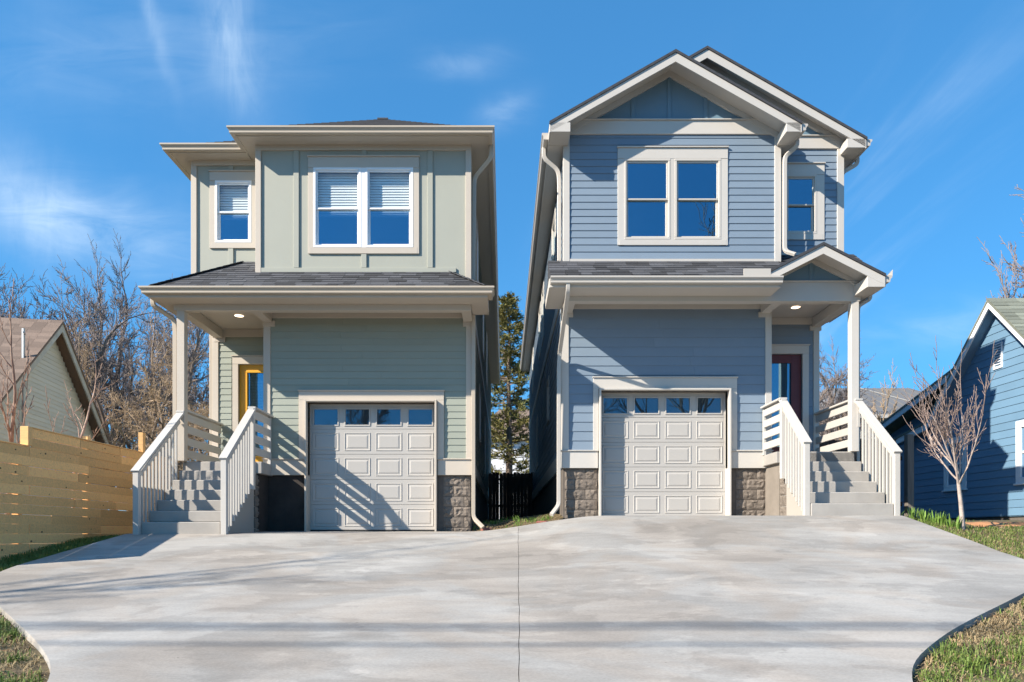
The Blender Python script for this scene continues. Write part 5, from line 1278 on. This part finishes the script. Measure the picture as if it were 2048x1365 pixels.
vs_ = []; fs_ = []
for j in range(13):
    for i in range(17):
        x = 7.35 + 3.7 * i / 16; y = 11.0 + .12 * math.sin(i * 1.3) * (j == 0) + 2.6 * j / 12; vs_.append((x, y, G(x, y) - (.054 if 0 < i and 0 < j else .12) + random.uniform(-.006, .006)))
fs_ = [(j * 17 + i, j * 17 + i + 1, j * 17 + i + 18, j * 17 + i + 17) for j in range(12) for i in range(16)]
me = bpy.data.meshes.new('clay_bed'); me.from_pydata(vs_, [], fs_); me.update(); struct(link('clay_bed', me, clay))
def bulbs(x, y, seed, lab, n=16):
    rg = random.Random(seed); V = []; Fc = []
    for i in range(n):
        a = rg.uniform(0, 6.28); r_ = rg.uniform(0, .07); px, py = x + math.cos(a) * r_, y + math.sin(a) * r_; z = G(px, py) - .08; h = rg.uniform(.14, .28); ln = rg.uniform(.02, .10); wd = .011
        dx, dy = math.cos(a), math.sin(a); pr = None
        for k in range(5):
            t = k / 4; c = (px + dx * ln * t * t, py + dy * ln * t * t, z + h * t * (1 - .12 * t)); w_ = wd * (1 - t ** 3) + .001
            V += [(c[0] - dy * w_, c[1] + dx * w_, c[2]), (c[0] + dy * w_, c[1] - dx * w_, c[2])]
            q = len(V)
            if k: Fc.append((q - 4, q - 3, q - 1, q - 2))
    me = bpy.data.meshes.new('bulb_clump'); me.from_pydata(V, [], Fc); me.update(); tag(link('bulb_clump', me, bulbm), lab, 'plant', 'daffodil leaves along the drive')
for i in range(11):
    t = i / 10; bulbs(6.68 + .35 * t + random.uniform(-.05, .05), 11.9 - 1.05 * t + random.uniform(-.08, .08), 60 + i, 'clump of green bulb leaves between drive and young tree')
def bricks():
    for (x, y, rz, lab) in ((-.34, 13.46, .5, 'red brick under the sage house downspout'), (.73, 13.50, -.3, 'red brick under the blue house downspout')):
        o = MB().obox(Matrix.Identity(4), .1, .05, .03, .005).build('brick', redbrick); o.matrix_basis = Matrix.Translation((x, y, bed(x, y) + .02)) @ Matrix.Rotation(rz, 4, 'Z') @ Matrix.Rotation(.15, 4, 'X'); tag(o, lab, 'brick')
bricks()
v = []; f = []; n = 20
for z, r_ in ((0, .06), (.006, .06), (.006, .045), (.003, .042)): v += [(math.cos(i * 2 * math.pi / n) * r_, math.sin(i * 2 * math.pi / n) * r_, z) for i in range(n)]
for k in range(3):
    for i in range(n): f.append((k * n + i, k * n + (i + 1) % n, (k + 1) * n + (i + 1) % n, (k + 1) * n + i))
f.append(tuple(range(3 * n, 4 * n))); me = bpy.data.meshes.new('cleanout_cover'); me.from_pydata(v, [], f)
cx, cy = 478 * 12.4 / 1400, 12.4
tag(link('cleanout_cover', me, rust, None, Matrix.Translation((cx, cy, G(cx, cy) + .001))), 'small rusty round cleanout cover set in the driveway', 'cover')
def litter():
    rg = random.Random(19); V = []; Fc = []
    for i in range(420):
        x, y = (band(1, 3.2, 8.4, 2.4) if i % 3 else band(-1, 3.2, 7.4, 2.0))(rg)
        if inside(x, y): continue
        z = G(x, y) - .045; s_ = rg.uniform(.015, .04); a = rg.uniform(0, 6.28); c, s2 = math.cos(a), math.sin(a); k = len(V)
        for (p, q, r_) in ((-1, 0, rg.uniform(0, .5)), (0, -.5, 0), (1, 0, rg.uniform(0, .6)), (0, .5, rg.uniform(0, .4))): V.append((x + (p * c - q * s2) * s_, y + (p * s2 + q * c) * s_, z + r_ * s_))
        Fc += [(k, k + 1, k + 2), (k, k + 2, k + 3)]
    me = bpy.data.meshes.new('leaf_litter'); me.from_pydata(V, [], Fc); me.update(); tag(link('leaf_litter', me, leafm), 'dead brown leaves scattered over the corner lawns', 'leaves', None, 'stuff')
litter()
